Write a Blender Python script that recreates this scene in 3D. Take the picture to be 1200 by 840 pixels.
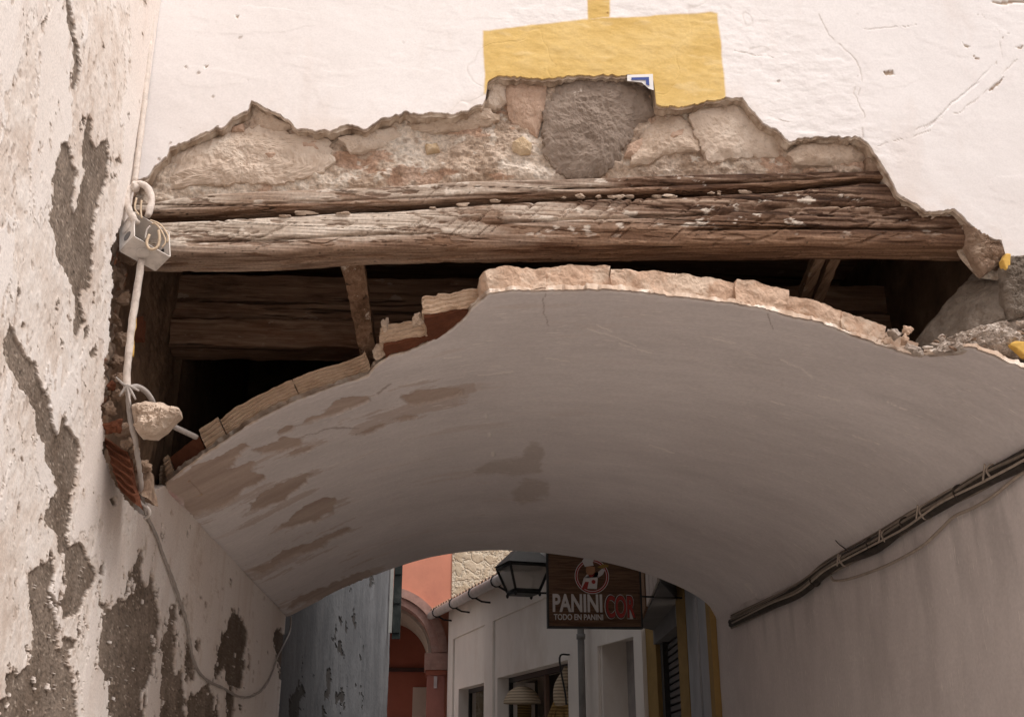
import bpy, bmesh, math, random
import numpy as np
from math import sin, cos, tan, atan, radians, sqrt, pi
from mathutils import Vector, Matrix

for o in list(bpy.data.objects): bpy.data.objects.remove(o)
scn = bpy.context.scene
C = scn.collection
random.seed(7)

# ------------------------------------------------------------------ camera
EYE = 1.6                      # eye height above the lane
FOC = 1250.0                   # focal length in units of a 1200 wide frame
PITCH = atan(465.0 / FOC)      # looking up
YAW = radians(4.715)           # a little to the right of the lane axis (+Y)
fw = np.array([sin(YAW)*cos(PITCH), cos(YAW)*cos(PITCH), sin(PITCH)])
rt = np.array([cos(YAW), -sin(YAW), 0.0])
up = np.cross(rt, fw)
cam_d = bpy.data.cameras.new('camera'); cam = bpy.data.objects.new('camera', cam_d); C.objects.link(cam)
cam.location = (0, 0, EYE)
cam.matrix_world = Matrix(((rt[0], up[0], -fw[0], 0), (rt[1], up[1], -fw[1], 0), (rt[2], up[2], -fw[2], EYE), (0, 0, 0, 1)))
cam_d.sensor_fit = 'HORIZONTAL'; cam_d.sensor_width = 36; cam_d.lens = 36*FOC/1200
cam_d.clip_start = 0.05; cam_d.clip_end = 500
scn.camera = cam

# ------------------------------------------------------------------ sky, sun, exposure
SUN_EL, SUN_AZ = 60, 128       # high, behind the camera and a little to its right
w = bpy.data.worlds.new('World'); scn.world = w; w.use_nodes = True
nt = w.node_tree; nt.nodes.clear()
sky = nt.nodes.new('ShaderNodeTexSky'); sky.sky_type = 'NISHITA'; sky.sun_disc = False
sky.sun_elevation = radians(SUN_EL); sky.sun_rotation = radians(SUN_AZ)
sky.dust_density = 3.0
hs = nt.nodes.new('ShaderNodeHueSaturation'); hs.inputs['Saturation'].default_value = 0.22
tint = nt.nodes.new('ShaderNodeMix'); tint.data_type = 'RGBA'; tint.blend_type = 'MULTIPLY'
tint.inputs[0].default_value = 1.0; tint.inputs[7].default_value = (1.0, 0.955, 0.925, 1)
bg = nt.nodes.new('ShaderNodeBackground'); bg.inputs['Strength'].default_value = 0.12
out = nt.nodes.new('ShaderNodeOutputWorld')
nt.links.new(sky.outputs[0], hs.inputs['Color']); nt.links.new(hs.outputs[0], tint.inputs[6])
nt.links.new(tint.outputs[2], bg.inputs['Color']); nt.links.new(bg.outputs[0], out.inputs[0])
sd = bpy.data.lights.new('sun', 'SUN'); sun = bpy.data.objects.new('sun', sd); C.objects.link(sun)
sd.energy = 1.3; sd.angle = radians(24); sd.color = (1.0, 0.95, 0.905)
az = radians(SUN_AZ)           # compass style: 0 = +Y, 90 = +X
sdir = Vector((sin(az)*cos(radians(SUN_EL)), cos(az)*cos(radians(SUN_EL)), sin(radians(SUN_EL))))
sun.rotation_euler = (-sdir).to_track_quat('-Z', 'Y').to_euler()
sun.location = (0, -3, 12)
vs = scn.view_settings
vs.view_transform = 'Standard'; vs.look = 'None'; vs.gamma = 1.0; vs.exposure = 0.82
try: vs.use_curve_mapping = False
except Exception: pass
scn.render.engine = 'CYCLES'
scn.cycles.max_bounces = 5; scn.cycles.diffuse_bounces = 4; scn.cycles.glossy_bounces = 2

# ------------------------------------------------------------------ where a line of sight meets a plane of the place
def ray(x, y):
    """direction with Y component 1 through a point of the 1200 x 840 frame (arrays allowed)"""
    x = np.asarray(x, float); y = np.asarray(y, float)
    d = fw*FOC + (x[..., None]-600)*rt + (420-y[..., None])*up
    return d / d[..., 1:2]
def atY(x, y, Y):
    return ray(x, y)*np.asarray(Y, float)[..., None] + np.array([0, 0, EYE])
def atX(x, y, X):
    d = ray(x, y); return d*(X/d[..., 0:1]) + np.array([0, 0, EYE])
def proj(P):
    P = np.asarray(P, float) - np.array([0, 0, EYE])
    z = P@fw
    return np.stack([600+FOC*(P@rt)/z, 420-FOC*(P@up)/z], -1)
def onplane(x, y, P0, n):
    d = ray(x, y); o = np.array([0, 0, EYE])
    t = ((np.asarray(P0)-o)@n)/(d@n)
    return d*t[..., None] + o if np.ndim(t) else d*t + o

# ------------------------------------------------------------------ numpy noise and outlines
def _h(ix, iy, iz, seed):
    n = (ix*374761393 + iy*668265263 + iz*2147483647 + seed*1274126177) & 0xffffffff
    n = ((n ^ (n >> 13))*1274126177) & 0xffffffff
    n = n ^ (n >> 16)
    return (n & 0xffff)/32767.5 - 1.0
def vnoise(P, seed=0):
    P = np.asarray(P, float); i = np.floor(P).astype(np.int64); f = P-i; f = f*f*f*(f*(f*6-15)+10)
    r = 0
    for dx in (0, 1):
        wx = f[..., 0] if dx else 1-f[..., 0]
        for dy in (0, 1):
            wy = f[..., 1] if dy else 1-f[..., 1]
            for dz in (0, 1):
                wz = f[..., 2] if dz else 1-f[..., 2]
                r = r + wx*wy*wz*_h(i[..., 0]+dx, i[..., 1]+dy, i[..., 2]+dz, seed)
    return r
_r = Matrix.Rotation(0.9, 3, 'X') @ Matrix.Rotation(0.7, 3, 'Y') @ Matrix.Rotation(1.1, 3, 'Z'); ROT = np.array(_r)
def rnoise(P, seed=0): return vnoise(np.asarray(P, float)@ROT, seed)
def fbm(P, scale=1.0, octv=4, seed=0, gain=0.5):
    P = (np.asarray(P, float)*scale)@ROT; a = 1.0; r = 0; t = 0
    for k in range(octv):
        r = r + a*vnoise(P, seed+k*17); t += a; a *= gain; P = (P@ROT)*2.03 + 11.3
    return r/t
def smooth(a, b, x):
    t = np.clip((x-a)/(b-a), 0, 1); return t*t*(3-2*t)
def cramp(x, stops):
    xs_ = [p for p, _ in stops]; return np.stack([np.interp(x, xs_, [c[i] for _, c in stops]) for i in range(3)], -1)
def cmix(f, a, b):
    f = np.clip(np.asarray(f, float), 0, 1)[:, None]; return a*(1-f)+np.asarray(b, float)*f
def sdf(pts, poly):
    """signed distance, positive inside"""
    poly = np.asarray(poly, float); d = np.full(len(pts), 1e9); ins = np.zeros(len(pts), bool)
    for k in range(len(poly)):
        a = poly[k]; b = poly[(k+1) % len(poly)]; e = b-a; v = pts-a
        t = np.clip((v@e)/max(e@e, 1e-9), 0, 1); q = v-t[:, None]*e
        d = np.minimum(d, q[:, 0]**2+q[:, 1]**2)
        c = ((a[1] > pts[:, 1]) != (b[1] > pts[:, 1])) & (pts[:, 0] < (b[0]-a[0])*(pts[:, 1]-a[1])/((b[1]-a[1]) if b[1] != a[1] else 1e-9)+a[0])
        ins ^= c
    d = np.sqrt(d); return np.where(ins, d, -d)
def polyline(pts, lines):
    d = np.full(len(pts), 99.0)
    for ln in lines:
        ln = np.asarray(ln, float); lo = ln.min(0)-8; hi = ln.max(0)+8
        m = np.where((pts[:, 0] > lo[0]) & (pts[:, 0] < hi[0]) & (pts[:, 1] > lo[1]) & (pts[:, 1] < hi[1]))[0]
        for k in range(len(ln)-1):
            e = ln[k+1]-ln[k]; v = pts[m]-ln[k]; t = np.clip((v@e)/(e@e), 0, 1); d[m] = np.minimum(d[m], np.linalg.norm(v-t[:, None]*e, axis=1))
    return d
def sdf_many(pts, polys, pad=14):
    r = np.full(len(pts), -50.0)
    for p in polys:
        q = np.asarray(p, float); lo = q.min(0)-pad; hi = q.max(0)+pad
        m = (pts[:, 0] > lo[0]) & (pts[:, 0] < hi[0]) & (pts[:, 1] > lo[1]) & (pts[:, 1] < hi[1])
        if m.any(): r[m] = np.maximum(r[m], sdf(pts[m], q))
    return r

# ------------------------------------------------------------------ objects
def mesh_obj(name, V, F, m, parent=None, attrs=None, smooth_sh=True):
    me = bpy.data.meshes.new(name)
    me.from_pydata(np.asarray(V).tolist() if isinstance(V, np.ndarray) else V, [], F.tolist() if isinstance(F, np.ndarray) else F)
    if attrs:
        for k, a in attrs.items():
            a = np.asarray(a, np.float32)
            if a.ndim == 2:
                at = me.attributes.new(k, 'FLOAT_COLOR', 'POINT'); at.data.foreach_set('color', np.concatenate([a, np.ones((len(a), 1), np.float32)], 1).ravel())
            else:
                at = me.attributes.new(k, 'FLOAT', 'POINT'); at.data.foreach_set('value', a)
    if smooth_sh: me.polygons.foreach_set('use_smooth', [True]*len(me.polygons))
    me.update()
    o = bpy.data.objects.new(name, me); C.objects.link(o)
    if m is not None: me.materials.append(m)
    if parent is not None: adopt(o, parent)
    return o
_emp = {}
def adopt(o, p):
    o.parent = p
    l = _emp.get(p.name, None)
    if l is not None: o.matrix_parent_inverse = Matrix.Translation(-Vector(l))
def thing(name, label, cat, loc=(0, 0, 0), group=None):
    o = bpy.data.objects.new(name, None); C.objects.link(o); o.location = loc; o.empty_display_size = 0.2
    o['label'] = label; o['category'] = cat
    if group: o['group'] = group
    _emp[o.name] = tuple(loc)
    return o
def tag(o, label, cat, group=None):
    o['label'] = label; o['category'] = cat
    if group: o['group'] = group
    return o
def grid_faces(nu, nv):
    i = np.arange(nu*nv).reshape(nu, nv)
    return np.stack([i[:-1, :-1], i[1:, :-1], i[1:, 1:], i[:-1, 1:]], -1).reshape(-1, 4)
def box(name, lo, hi, m, parent=None, bev=0.0):
    bm = bmesh.new(); bmesh.ops.create_cube(bm, size=1)
    for v in bm.verts: v.co = Vector([lo[i]+(v.co[i]+0.5)*(hi[i]-lo[i]) for i in range(3)])
    if bev: bmesh.ops.bevel(bm, geom=list(bm.edges), offset=bev, segments=1, affect='EDGES')
    return bm_obj(name, bm, m, parent)
def bm_obj(name, bm, m, parent=None, smooth_sh=False):
    me = bpy.data.meshes.new(name); bmesh.ops.recalc_face_normals(bm, faces=list(bm.faces)); bm.to_mesh(me); bm.free()
    if smooth_sh: me.polygons.foreach_set('use_smooth', [True]*len(me.polygons))
    o = bpy.data.objects.new(name, me); C.objects.link(o)
    if m is not None: me.materials.append(m)
    if parent is not None: adopt(o, parent)
    return o
def hexa(name, P, m, parent=None, bev=0.0):
    """P: eight corners, bottom loop of four then top loop of four"""
    bm = bmesh.new(); v = [bm.verts.new(tuple(p)) for p in P]
    for f in ((3, 2, 1, 0), (4, 5, 6, 7), (0, 1, 5, 4), (1, 2, 6, 5), (2, 3, 7, 6), (3, 0, 4, 7)): bm.faces.new([v[i] for i in f])
    if bev: bmesh.ops.bevel(bm, geom=list(bm.edges), offset=bev, segments=1, affect='EDGES')
    return bm_obj(name, bm, m, parent)
def catmull(pts, n=8):
    pts = np.asarray(pts, float); P = np.vstack([2*pts[0]-pts[1], pts, 2*pts[-1]-pts[-2]]); o = []
    for k in range(1, len(P)-2):
        for j in range(n):
            t = j/n; a, b, c, d = P[k-1], P[k], P[k+1], P[k+2]
            o.append(0.5*((2*b)+(-a+c)*t+(2*a-5*b+4*c-d)*t*t+(-a+3*b-3*c+d)*t**3))
    o.append(pts[-1]); return np.array(o)
def tube(name, pts, r, m, parent=None, seg=10, sm=6, wob=0.0, closed=False):
    P = catmull(pts, sm) if sm else np.asarray(pts, float)
    n = len(P); T = np.gradient(P, axis=0); T /= np.linalg.norm(T, axis=1)[:, None]+1e-9
    ref = np.array([0, 0, 1.0]) if abs(T[0][2]) < 0.9 else np.array([1.0, 0, 0])
    N = np.cross(T[0], ref); N /= np.linalg.norm(N); V = []
    rr = np.full(n, r) if np.isscalar(r) else np.interp(np.linspace(0, 1, n), np.linspace(0, 1, len(r)), r)
    for k in range(n):
        N = N-T[k]*(N@T[k]); N /= np.linalg.norm(N); B = np.cross(T[k], N)
        a = np.arange(seg)*2*pi/seg
        q = P[k]+rr[k]*(np.cos(a)[:, None]*N+np.sin(a)[:, None]*B)
        V.append(q)
    V = np.vstack(V)
    if wob: V = V+wob*np.stack([fbm(V, 60, 2, s) for s in (1, 2, 3)], -1)
    F = []
    for k in range(n-1):
        for j in range(seg): F.append((k*seg+j, k*seg+(j+1) % seg, (k+1)*seg+(j+1) % seg, (k+1)*seg+j))
    F.append(tuple(range(seg-1, -1, -1))); F.append(tuple(range((n-1)*seg, n*seg)))
    return mesh_obj(name, V, F, m, parent)
def rough_box(name, mapf, m, parent=None, n=(16, 6, 6), amp=0.004, scale=25, seed=0, groove=None, round_=0.0):
    """six gridded faces of a box in (a,b,c) in 0..1, carried into the place by mapf, then roughened"""
    V = []; F = []; off = 0
    def add(A, B, Cc, nu, nv, flip):
        nonlocal off
        g = np.stack([A.ravel(), B.ravel(), Cc.ravel()], -1); V.append(g)
        f = grid_faces(nu, nv)+off
        F.append(f[:, ::-1] if flip else f); off += len(g)
    na, nb, nc = n
    la, lb, lc = np.linspace(0, 1, na), np.linspace(0, 1, nb), np.linspace(0, 1, nc)
    for c in (0, 1):
        A, B = np.meshgrid(la, lb, indexing='ij'); add(A, B, A*0+c, na, nb, c == 0)
    for b in (0, 1):
        A, Q = np.meshgrid(la, lc, indexing='ij'); add(A, A*0+b, Q, na, nc, b == 1)
    for a in (0, 1):
        B, Q = np.meshgrid(lb, lc, indexing='ij'); add(B*0+a, B, Q, nb, nc, a == 0)
    U = np.vstack(V)
    if round_:
        cc = U-0.5; e = np.abs(cc)*2
        k = np.sort(e, axis=1)[:, 1]           # second largest: near an edge
        U = 0.5+cc*(1-round_*np.clip((k-0.7)/0.3, 0, 1)**2)[:, None]
    P = mapf(U)
    D = np.stack([fbm(P, scale, 4, seed+s) for s in (1, 5, 9)], -1)*amp
    P = P+D
    if groove is not None: P = P+groove(U)
    return mesh_obj(name, P, np.vstack(F), m, parent, smooth_sh=False)
def slab(name, poly, frame, thick, m, parent=None, amp=0.006, scale=18, seed=0, rings=14, nang=90, jit=0.04, prof=4.0, tilt=(0, 0), smooth_sh=False):
    """a stone or lump: star shaped outline (list of frame points) carried by frame(x,y)->(base point, outward normal); closed solid"""
    rings = max(rings, nang//3); poly = np.asarray(poly, float); c = poly.mean(0)
    ang = np.linspace(-pi, pi, nang, endpoint=False)
    B = []
    for a in ang:
        d = np.array([cos(a), sin(a)]); best = 0
        for k in range(len(poly)):
            p = poly[k]; e = poly[(k+1) % len(poly)]-p; den = d[0]*e[1]-d[1]*e[0]
            if abs(den) < 1e-9: continue
            q = p-c; t = (q[0]*e[1]-q[1]*e[0])/den; s = (q[0]*d[1]-q[1]*d[0])/den
            if t > 0 and -1e-6 <= s <= 1+1e-6: best = max(best, t)
        B.append(c+d*best)
    B = np.array(B)
    R = np.linalg.norm(B-c, axis=1)
    jn = fbm(np.stack([B[:, 0]*0.12, B[:, 1]*0.12, B[:, 0]*0+seed], -1), 1, 4, seed)
    ts = np.concatenate([[0.0], np.linspace(1/rings, 1, rings)])
    pts = [c[None]] + [c+(B-c)*(t*(1+jit*jn*t**6))[:, None] for t in ts[1:]]
    X = np.vstack(pts); T = np.concatenate([[0.0]]+[np.full(nang, t) for t in ts[1:]])
    base, nrm = frame(X[:, 0], X[:, 1])
    hgt = thick*(1-T**prof*0.8)+tilt[0]*(X[:, 0]-c[0])/R.mean()+tilt[1]*(X[:, 1]-c[1])/R.mean()
    top = base+nrm*hgt[:, None]
    q3 = base+seed*1.7
    top = top+nrm*(amp*(0.9*fbm(q3, scale*0.6, 5, seed+3, 0.6)+1.1*(0.3-np.abs(fbm(q3, scale*0.8, 5, seed+7, 0.62)))))[:, None]
    top = top+np.stack([fbm(q3, scale*2.5, 2, seed+s) for s in (3, 7, 13)], -1)*amp*0.15*(T[:, None] < 0.999)
    nb = len(top); ring_last = top[-nang:]
    back = base[-nang:]-nrm[-nang:]*0.02
    V = np.vstack([top, back]); F = []
    for j in range(nang): F.append((0, 1+j, 1+(j+1) % nang))
    for k in range(rings-1):
        o1 = 1+k*nang; o2 = o1+nang
        for j in range(nang): F.append((o1+j, o2+j, o2+(j+1) % nang, o1+(j+1) % nang))
    o1 = 1+(rings-1)*nang; o2 = nb
    for j in range(nang): F.append((o1+j, o2+j, o2+(j+1) % nang, o1+(j+1) % nang))
    F.append(tuple(o2+j for j in range(nang)))
    o = mesh_obj(name, V, F, m, parent, smooth_sh=smooth_sh)
    bm = bmesh.new(); bm.from_mesh(o.data); bmesh.ops.recalc_face_normals(bm, faces=list(bm.faces)); bm.to_mesh(o.data); bm.free()
    return o
def rock(name, c, r, m, parent=None, seed=0, amp=0.25, sub=4, scale=1.6, chop=0.0):
    bm = bmesh.new(); bmesh.ops.create_icosphere(bm, subdivisions=sub, radius=1)
    P = np.array([v.co[:] for v in bm.verts])
    if chop:
        rs = np.random.RandomState(seed)
        for k in range(9):
            d = rs.normal(size=3); d /= np.linalg.norm(d); h = P@d; lim = chop+rs.rand()*0.3
            P = P-d*np.maximum(h-lim, 0)[:, None]*0.95
    P = P*(1+amp*fbm(P+seed*3.1, scale, 5, seed))[:, None]
    P = P*np.asarray(r)+np.asarray(c)
    for v, p in zip(bm.verts, P): v.co = p
    return bm_obj(name, bm, m, parent, smooth_sh=not chop)

# ------------------------------------------------------------------ materials
class MB:
    def __init__(s, name, rough=0.85, spec=0.25):
        s.m = bpy.data.materials.new(name); s.m.use_nodes = True; s.t = s.m.node_tree; s.t.nodes.clear()
        s.o = s.t.nodes.new('ShaderNodeOutputMaterial'); s.b = s.t.nodes.new('ShaderNodeBsdfPrincipled')
        s.t.links.new(s.b.outputs[0], s.o.inputs[0]); s.b.inputs['Roughness'].default_value = rough
        s.b.inputs['Specular IOR Level'].default_value = spec
        tc = s.t.nodes.new('ShaderNodeTexCoord'); s.co = tc.outputs['Object']
    def lk(s, a, b): s.t.links.new(a, b)
    def put(s, sock, v):
        if hasattr(v, 'links') or isinstance(v, bpy.types.NodeSocket): s.t.links.new(v, sock)
        else: sock.default_value = v
    def map(s, scale=(1, 1, 1), rot=(0, 0, 0), co=None):
        n = s.t.nodes.new('ShaderNodeMapping'); n.inputs['Scale'].default_value = scale; n.inputs['Rotation'].default_value = rot
        s.lk(co or s.co, n.inputs[0]); return n.outputs[0]
    def noise(s, scale=5, det=6, rough=0.55, co=None, dist=0.0):
        n = s.t.nodes.new('ShaderNodeTexNoise'); n.inputs['Scale'].default_value = scale; n.inputs['Detail'].default_value = det
        n.inputs['Roughness'].default_value = rough; n.inputs['Distortion'].default_value = dist; s.lk(co or s.co, n.inputs['Vector']); return n.outputs[0]
    def noise3(s, scale=5, det=4):
        n = s.t.nodes.new('ShaderNodeTexNoise'); n.inputs['Scale'].default_value = scale; n.inputs['Detail'].default_value = det; s.lk(s.co, n.inputs['Vector']); return n.outputs[1]
    def vor(s, scale=5, feat='F1', co=None, rand=1.0, out=0):
        n = s.t.nodes.new('ShaderNodeTexVoronoi'); n.feature = feat; n.inputs['Scale'].default_value = scale; n.inputs['Randomness'].default_value = rand
        s.lk(co or s.co, n.inputs['Vector']); return n.outputs[out]
    def ramp(s, f, stops, interp='LINEAR'):
        n = s.t.nodes.new('ShaderNodeValToRGB'); n.color_ramp.interpolation = interp; e = n.color_ramp.elements
        while len(e) < len(stops): e.new(0.5)
        for k, (p, c) in enumerate(stops):
            e[k].position = p; e[k].color = (c, c, c, 1) if np.isscalar(c) else (*c, 1)
        s.put(n.inputs[0], f); return n.outputs[0]
    def mix(s, f, a, b, mode='MIX'):
        n = s.t.nodes.new('ShaderNodeMix'); n.data_type = 'RGBA'; n.blend_type = mode
        s.put(n.inputs[0], f)
        for i, v in ((6, a), (7, b)): s.put(n.inputs[i], (*v, 1) if isinstance(v, tuple) and len(v) == 3 else v)
        return n.outputs[2]
    def math(s, op, a, b=0.0):
        n = s.t.nodes.new('ShaderNodeMath'); n.operation = op; s.put(n.inputs[0], a); s.put(n.inputs[1], b); return n.outputs[0]
    def attr(s, name):
        n = s.t.nodes.new('ShaderNodeAttribute'); n.attribute_name = name; return n.outputs['Fac']
    def comb(s, x, y, z):
        n = s.t.nodes.new('ShaderNodeCombineXYZ'); s.put(n.inputs[0], x); s.put(n.inputs[1], y); s.put(n.inputs[2], z); return n.outputs[0]
    def xyz(s):
        n = s.t.nodes.new('ShaderNodeSeparateXYZ'); s.lk(s.co, n.inputs[0]); return n.outputs
    def bump(s, h, strength=0.3, dist=0.01, prev=None):
        n = s.t.nodes.new('ShaderNodeBump'); n.inputs['Strength'].default_value = strength; n.inputs['Distance'].default_value = dist
        s.put(n.inputs['Height'], h)
        if prev is not None: s.lk(prev, n.inputs['Normal'])
        return n.outputs[0]
    def done(s, col, nrm=None, rough=None):
        s.put(s.b.inputs['Base Color'], (*col, 1) if isinstance(col, tuple) and len(col) == 3 else col)
        if nrm is not None: s.lk(nrm, s.b.inputs['Normal'])
        if rough is not None: s.put(s.b.inputs['Roughness'], rough)
        return s.m

def m_mortar_cols(b):
    n1 = b.noise(30, 6, 0.7); n2 = b.noise(4, 4, 0.6)
    c = b.ramp(n1, [(0.3, (0.115, 0.092, 0.072)), (0.55, (0.185, 0.15, 0.122)), (0.75, (0.26, 0.22, 0.185))])
    c = b.mix(b.ramp(n2, [(0.4, 0.0), (0.65, 0.6)]), c, (0.21, 0.165, 0.125))
    gr = b.vor(210, 'F1'); sp = b.ramp(gr, [(0.0, 1.0), (0.16, 1.0), (0.2, 0.0)])
    on = b.ramp(b.vor(210, 'F1', out=1), [(0.80, 0.0), (0.84, 1.0)])
    return b.mix(b.math('MULTIPLY', sp, on), c, (0.5, 0.44, 0.38)), n1
def mat_coat(name, grain=140, amt=0.10, bump=0.0, rough=0.9):
    """colour of each coat comes with the surface; the nodes add fine grain"""
    b = MB(name, rough, 0.15)
    n = b.t.nodes.new('ShaderNodeAttribute'); n.attribute_name = 'col'
    g = b.noise(grain, 2, 0.6)
    c = b.mix(1.0, n.outputs['Color'], b.ramp(g, [(0.3, 1-amt*1.6), (0.7, 1+amt*0.6)]), 'MULTIPLY')
    return b.done(c, b.bump(g, bump, 0.004) if bump else None)
def mat_stone(name, cols, sc=14, speck=None, bs=0.5):
    b = MB(name, 0.95, 0.1)
    n1 = b.noise(sc, 7, 0.65); n2 = b.noise(sc*5, 5, 0.7)
    c = b.ramp(n1, [(0.28, cols[0]), (0.52, cols[1]), (0.74, cols[2])])
    c = b.mix(b.ramp(n2, [(0.55, 0.0), (0.78, 0.6)]), c, tuple(x*0.55 for x in cols[0]))
    if speck:
        c = b.mix(b.ramp(b.noise(sc*1.3, 6, 0.75), [(0.64, 0.0), (0.69, 0.85)]), c, speck)
    return b.done(c, b.bump(b.math('ADD', n2, n1), bs, 0.008))
def mat_brick(name, a, bb, face=None, groove=True):
    b = MB(name, 0.92, 0.12)
    n1 = b.noise(11, 6, 0.65); n2 = b.noise(60, 5, 0.7)
    c = b.ramp(n1, [(0.3, a), (0.68, bb)])
    c = b.mix(b.ramp(n2, [(0.52, 0.0), (0.75, 0.6)]), c, tuple(x*0.5 for x in a))
    if face: c = b.mix(b.ramp(b.noise(7, 5, 0.7), [(0.48, 0.0), (0.58, 0.9)]), c, face)
    return b.done(c, b.bump(b.math('ADD', n2, n1), 0.45, 0.006))
def mat_vault():
    b = MB('vault_limewash', 0.88, 0.2)
    n = b.t.nodes.new('ShaderNodeAttribute'); n.attribute_name = 'col'
    uv = b.comb(b.attr('along'), b.attr('depth'), 0.0)
    def scr(rot, sc, lo, k):
        s_ = b.noise(sc, 2, 0.5, co=b.map((0.12, 1.0, 1), (0, 0, rot), co=uv)); g = b.noise(5+k, 2, 0.5, co=uv)
        return b.math('MULTIPLY', b.ramp(s_, [(lo, 0.0), (lo+0.03, 1.0)]), b.ramp(g, [(0.5, 0.0), (0.6, 1.0)]))
    sc = b.math('MAXIMUM', scr(0.12, 120, 0.63, 0), scr(-0.34, 95, 0.64, 3))
    sc = b.math('MULTIPLY', sc, b.attr('paint'))
    g = b.noise(60, 2, 0.6, co=uv)
    c = b.mix(1.0, n.outputs['Color'], b.ramp(g, [(0.3, 0.93), (0.7, 1.03)]), 'MULTIPLY')
    c = b.mix(b.math('MULTIPLY', sc, 0.75), c, (0.86, 0.80, 0.76))
    return b.done(c, b.bump(b.math('ADD', sc, b.math('MULTIPLY', g, 0.5)), 0.35, 0.005))
def mat_wood(name, dark, mid, pale, palefrac=0.55, xgrad=None, axis='X', whit=0.0):
    b = MB(name, 0.9, 0.15)
    st = {'X': (0.06, 1, 1), 'Y': (1, 0.06, 1), 'Z': (1, 1, 0.06)}[axis]
    g = b.noise(55, 6, 0.65, co=b.map(st), dist=0.6); g2 = b.noise(9, 5, 0.6, co=b.map(tuple(min(1, x*4) for x in st)))
    c = b.ramp(g, [(0.28, dark), (0.5, mid), (0.72, pale)])
    patch = b.ramp(b.noise(5, 6, 0.7, co=b.map(tuple(min(1, x*5) for x in st))), [(palefrac-0.07, 0.0), (palefrac+0.1, 1.0)])
    if xgrad:
        x = b.xyz()[0]
        gr = b.ramp(b.math('ADD', b.math('MULTIPLY', x, 0.33), 0.4), [(0.1, 0.0), (0.42, 0.08), (0.62, 0.55), (0.80, 1.0)])
        patch = b.math('MAXIMUM', patch, gr) if False else b.math('MINIMUM', b.math('ADD', b.math('MULTIPLY', patch, 0.7), b.math('MULTIPLY', gr, 0.75)), 1.0)
    c = b.mix(patch, c, b.ramp(g, [(0.3, tuple(x*0.45 for x in dark)), (0.55, dark), (0.8, tuple(0.6*x+0.4*y for x, y in zip(mid, dark)))]))
    rd = b.ramp(g2, [(0.55, 0.0), (0.72, 0.55)])
    c = b.mix(rd, c, tuple(d*k for d, k in zip(mid, (0.75, 0.5, 0.36))))
    if whit:
        wf = b.math('MULTIPLY', b.ramp(b.noise(20, 6, 0.7, co=b.map(tuple(min(1, x*6) for x in st))), [(0.62, 0.0), (0.66, 1.0)]), whit)
        c = b.mix(wf, c, (0.66, 0.58, 0.50))
    # dark shakes along the grain
    ck = b.ramp(b.noise(30, 3, 0.5, co=b.map(tuple(x*0.5 if x < 0.1 else x for x in st))), [(0.30, 1.0), (0.36, 0.0)])
    c = b.mix(b.math('MULTIPLY', ck, 0.85), c, (0.03, 0.019, 0.013))
    h = b.math('ADD', g, b.math('MULTIPLY', ck, -1.0))
    return b.done(c, b.bump(h, 0.8, 0.012))
def mat_plain(name, col, rough=0.7, var=0.15, sc=8, bump=0.2, spec=0.3, metal=0.0, stain=None, str_=(1, 1, 1)):
    b = MB(name, rough, spec); b.b.inputs['Metallic'].default_value = metal
    n = b.noise(sc, 6, 0.65, co=b.map(str_)); n2 = b.noise(sc*7, 4, 0.6)
    c = b.ramp(n, [(0.3, tuple(x*(1-var) for x in col)), (0.7, tuple(min(1, x*(1+var)) for x in col))])
    if stain: c = b.mix(b.ramp(b.noise(sc*0.7, 6, 0.7, co=b.map(str_)), [(0.52, 0.0), (0.68, 0.8)]), c, stain)
    return b.done(c, b.bump(b.math('ADD', n2, n), bump, 0.004))
def mat_emis_free_glass(name, col, rough=0.3):
    b = MB(name, rough, 0.5); b.b.inputs['Alpha'].default_value = 1
    return b.done(b.ramp(b.noise(6, 4), [(0.3, tuple(x*0.8 for x in col)), (0.7, col)]))

M_PEEL = mat_coat('limewash_peeling', 170, 0.10); M_FAC = mat_coat('facade_whitewash', 150, 0.04); M_RUB = mat_coat('old_lime_mortar', 90, 0.22, 0.3); M_VAULT = mat_vault()
M_DARKLUMP = mat_stone('grey_cement_lump', ((0.195, 0.148, 0.118), (0.265, 0.21, 0.172), (0.33, 0.27, 0.225)), 9, (0.52, 0.45, 0.39), 0.35)
M_PALESTONE = mat_stone('pale_stone', ((0.47, 0.365, 0.285), (0.59, 0.485, 0.40), (0.66, 0.575, 0.495)), 10, None, 0.3)
M_BUFF = mat_stone('buff_stone', ((0.40, 0.30, 0.225), (0.53, 0.42, 0.335), (0.61, 0.515, 0.425)), 12, None, 0.35)
M_CHUNK = mat_stone('hanging_mortar', ((0.36, 0.265, 0.20), (0.52, 0.41, 0.325), (0.61, 0.51, 0.42)), 18, None, 0.6)
M_OCHRESTONE = mat_stone('ochre_stone', ((0.42, 0.30, 0.18), (0.54, 0.41, 0.27), (0.60, 0.49, 0.36)), 14)
M_CAVROCK = mat_stone('dirty_rubble', ((0.13, 0.085, 0.06), (0.26, 0.18, 0.13), (0.40, 0.31, 0.24)), 12)
M_PIER = mat_stone('grey_pier_stone', ((0.10, 0.078, 0.062), (0.20, 0.165, 0.135), (0.30, 0.26, 0.22)), 22, (0.55, 0.49, 0.42), 0.7)
M_GREYMORT = mat_stone('grey_haunch_mortar', ((0.13, 0.10, 0.078), (0.20, 0.165, 0.135), (0.29, 0.245, 0.205)), 14, (0.36, 0.31, 0.265), 0.6)
M_WHITERUB = mat_stone('whitish_broken_plaster', ((0.22, 0.17, 0.135), (0.52, 0.44, 0.38), (0.74, 0.68, 0.62)), 26, (0.78, 0.73, 0.68), 0.8)
M_BRICKBUFF = mat_brick('buff_hollow_brick', (0.42, 0.29, 0.20), (0.60, 0.46, 0.345))
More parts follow.
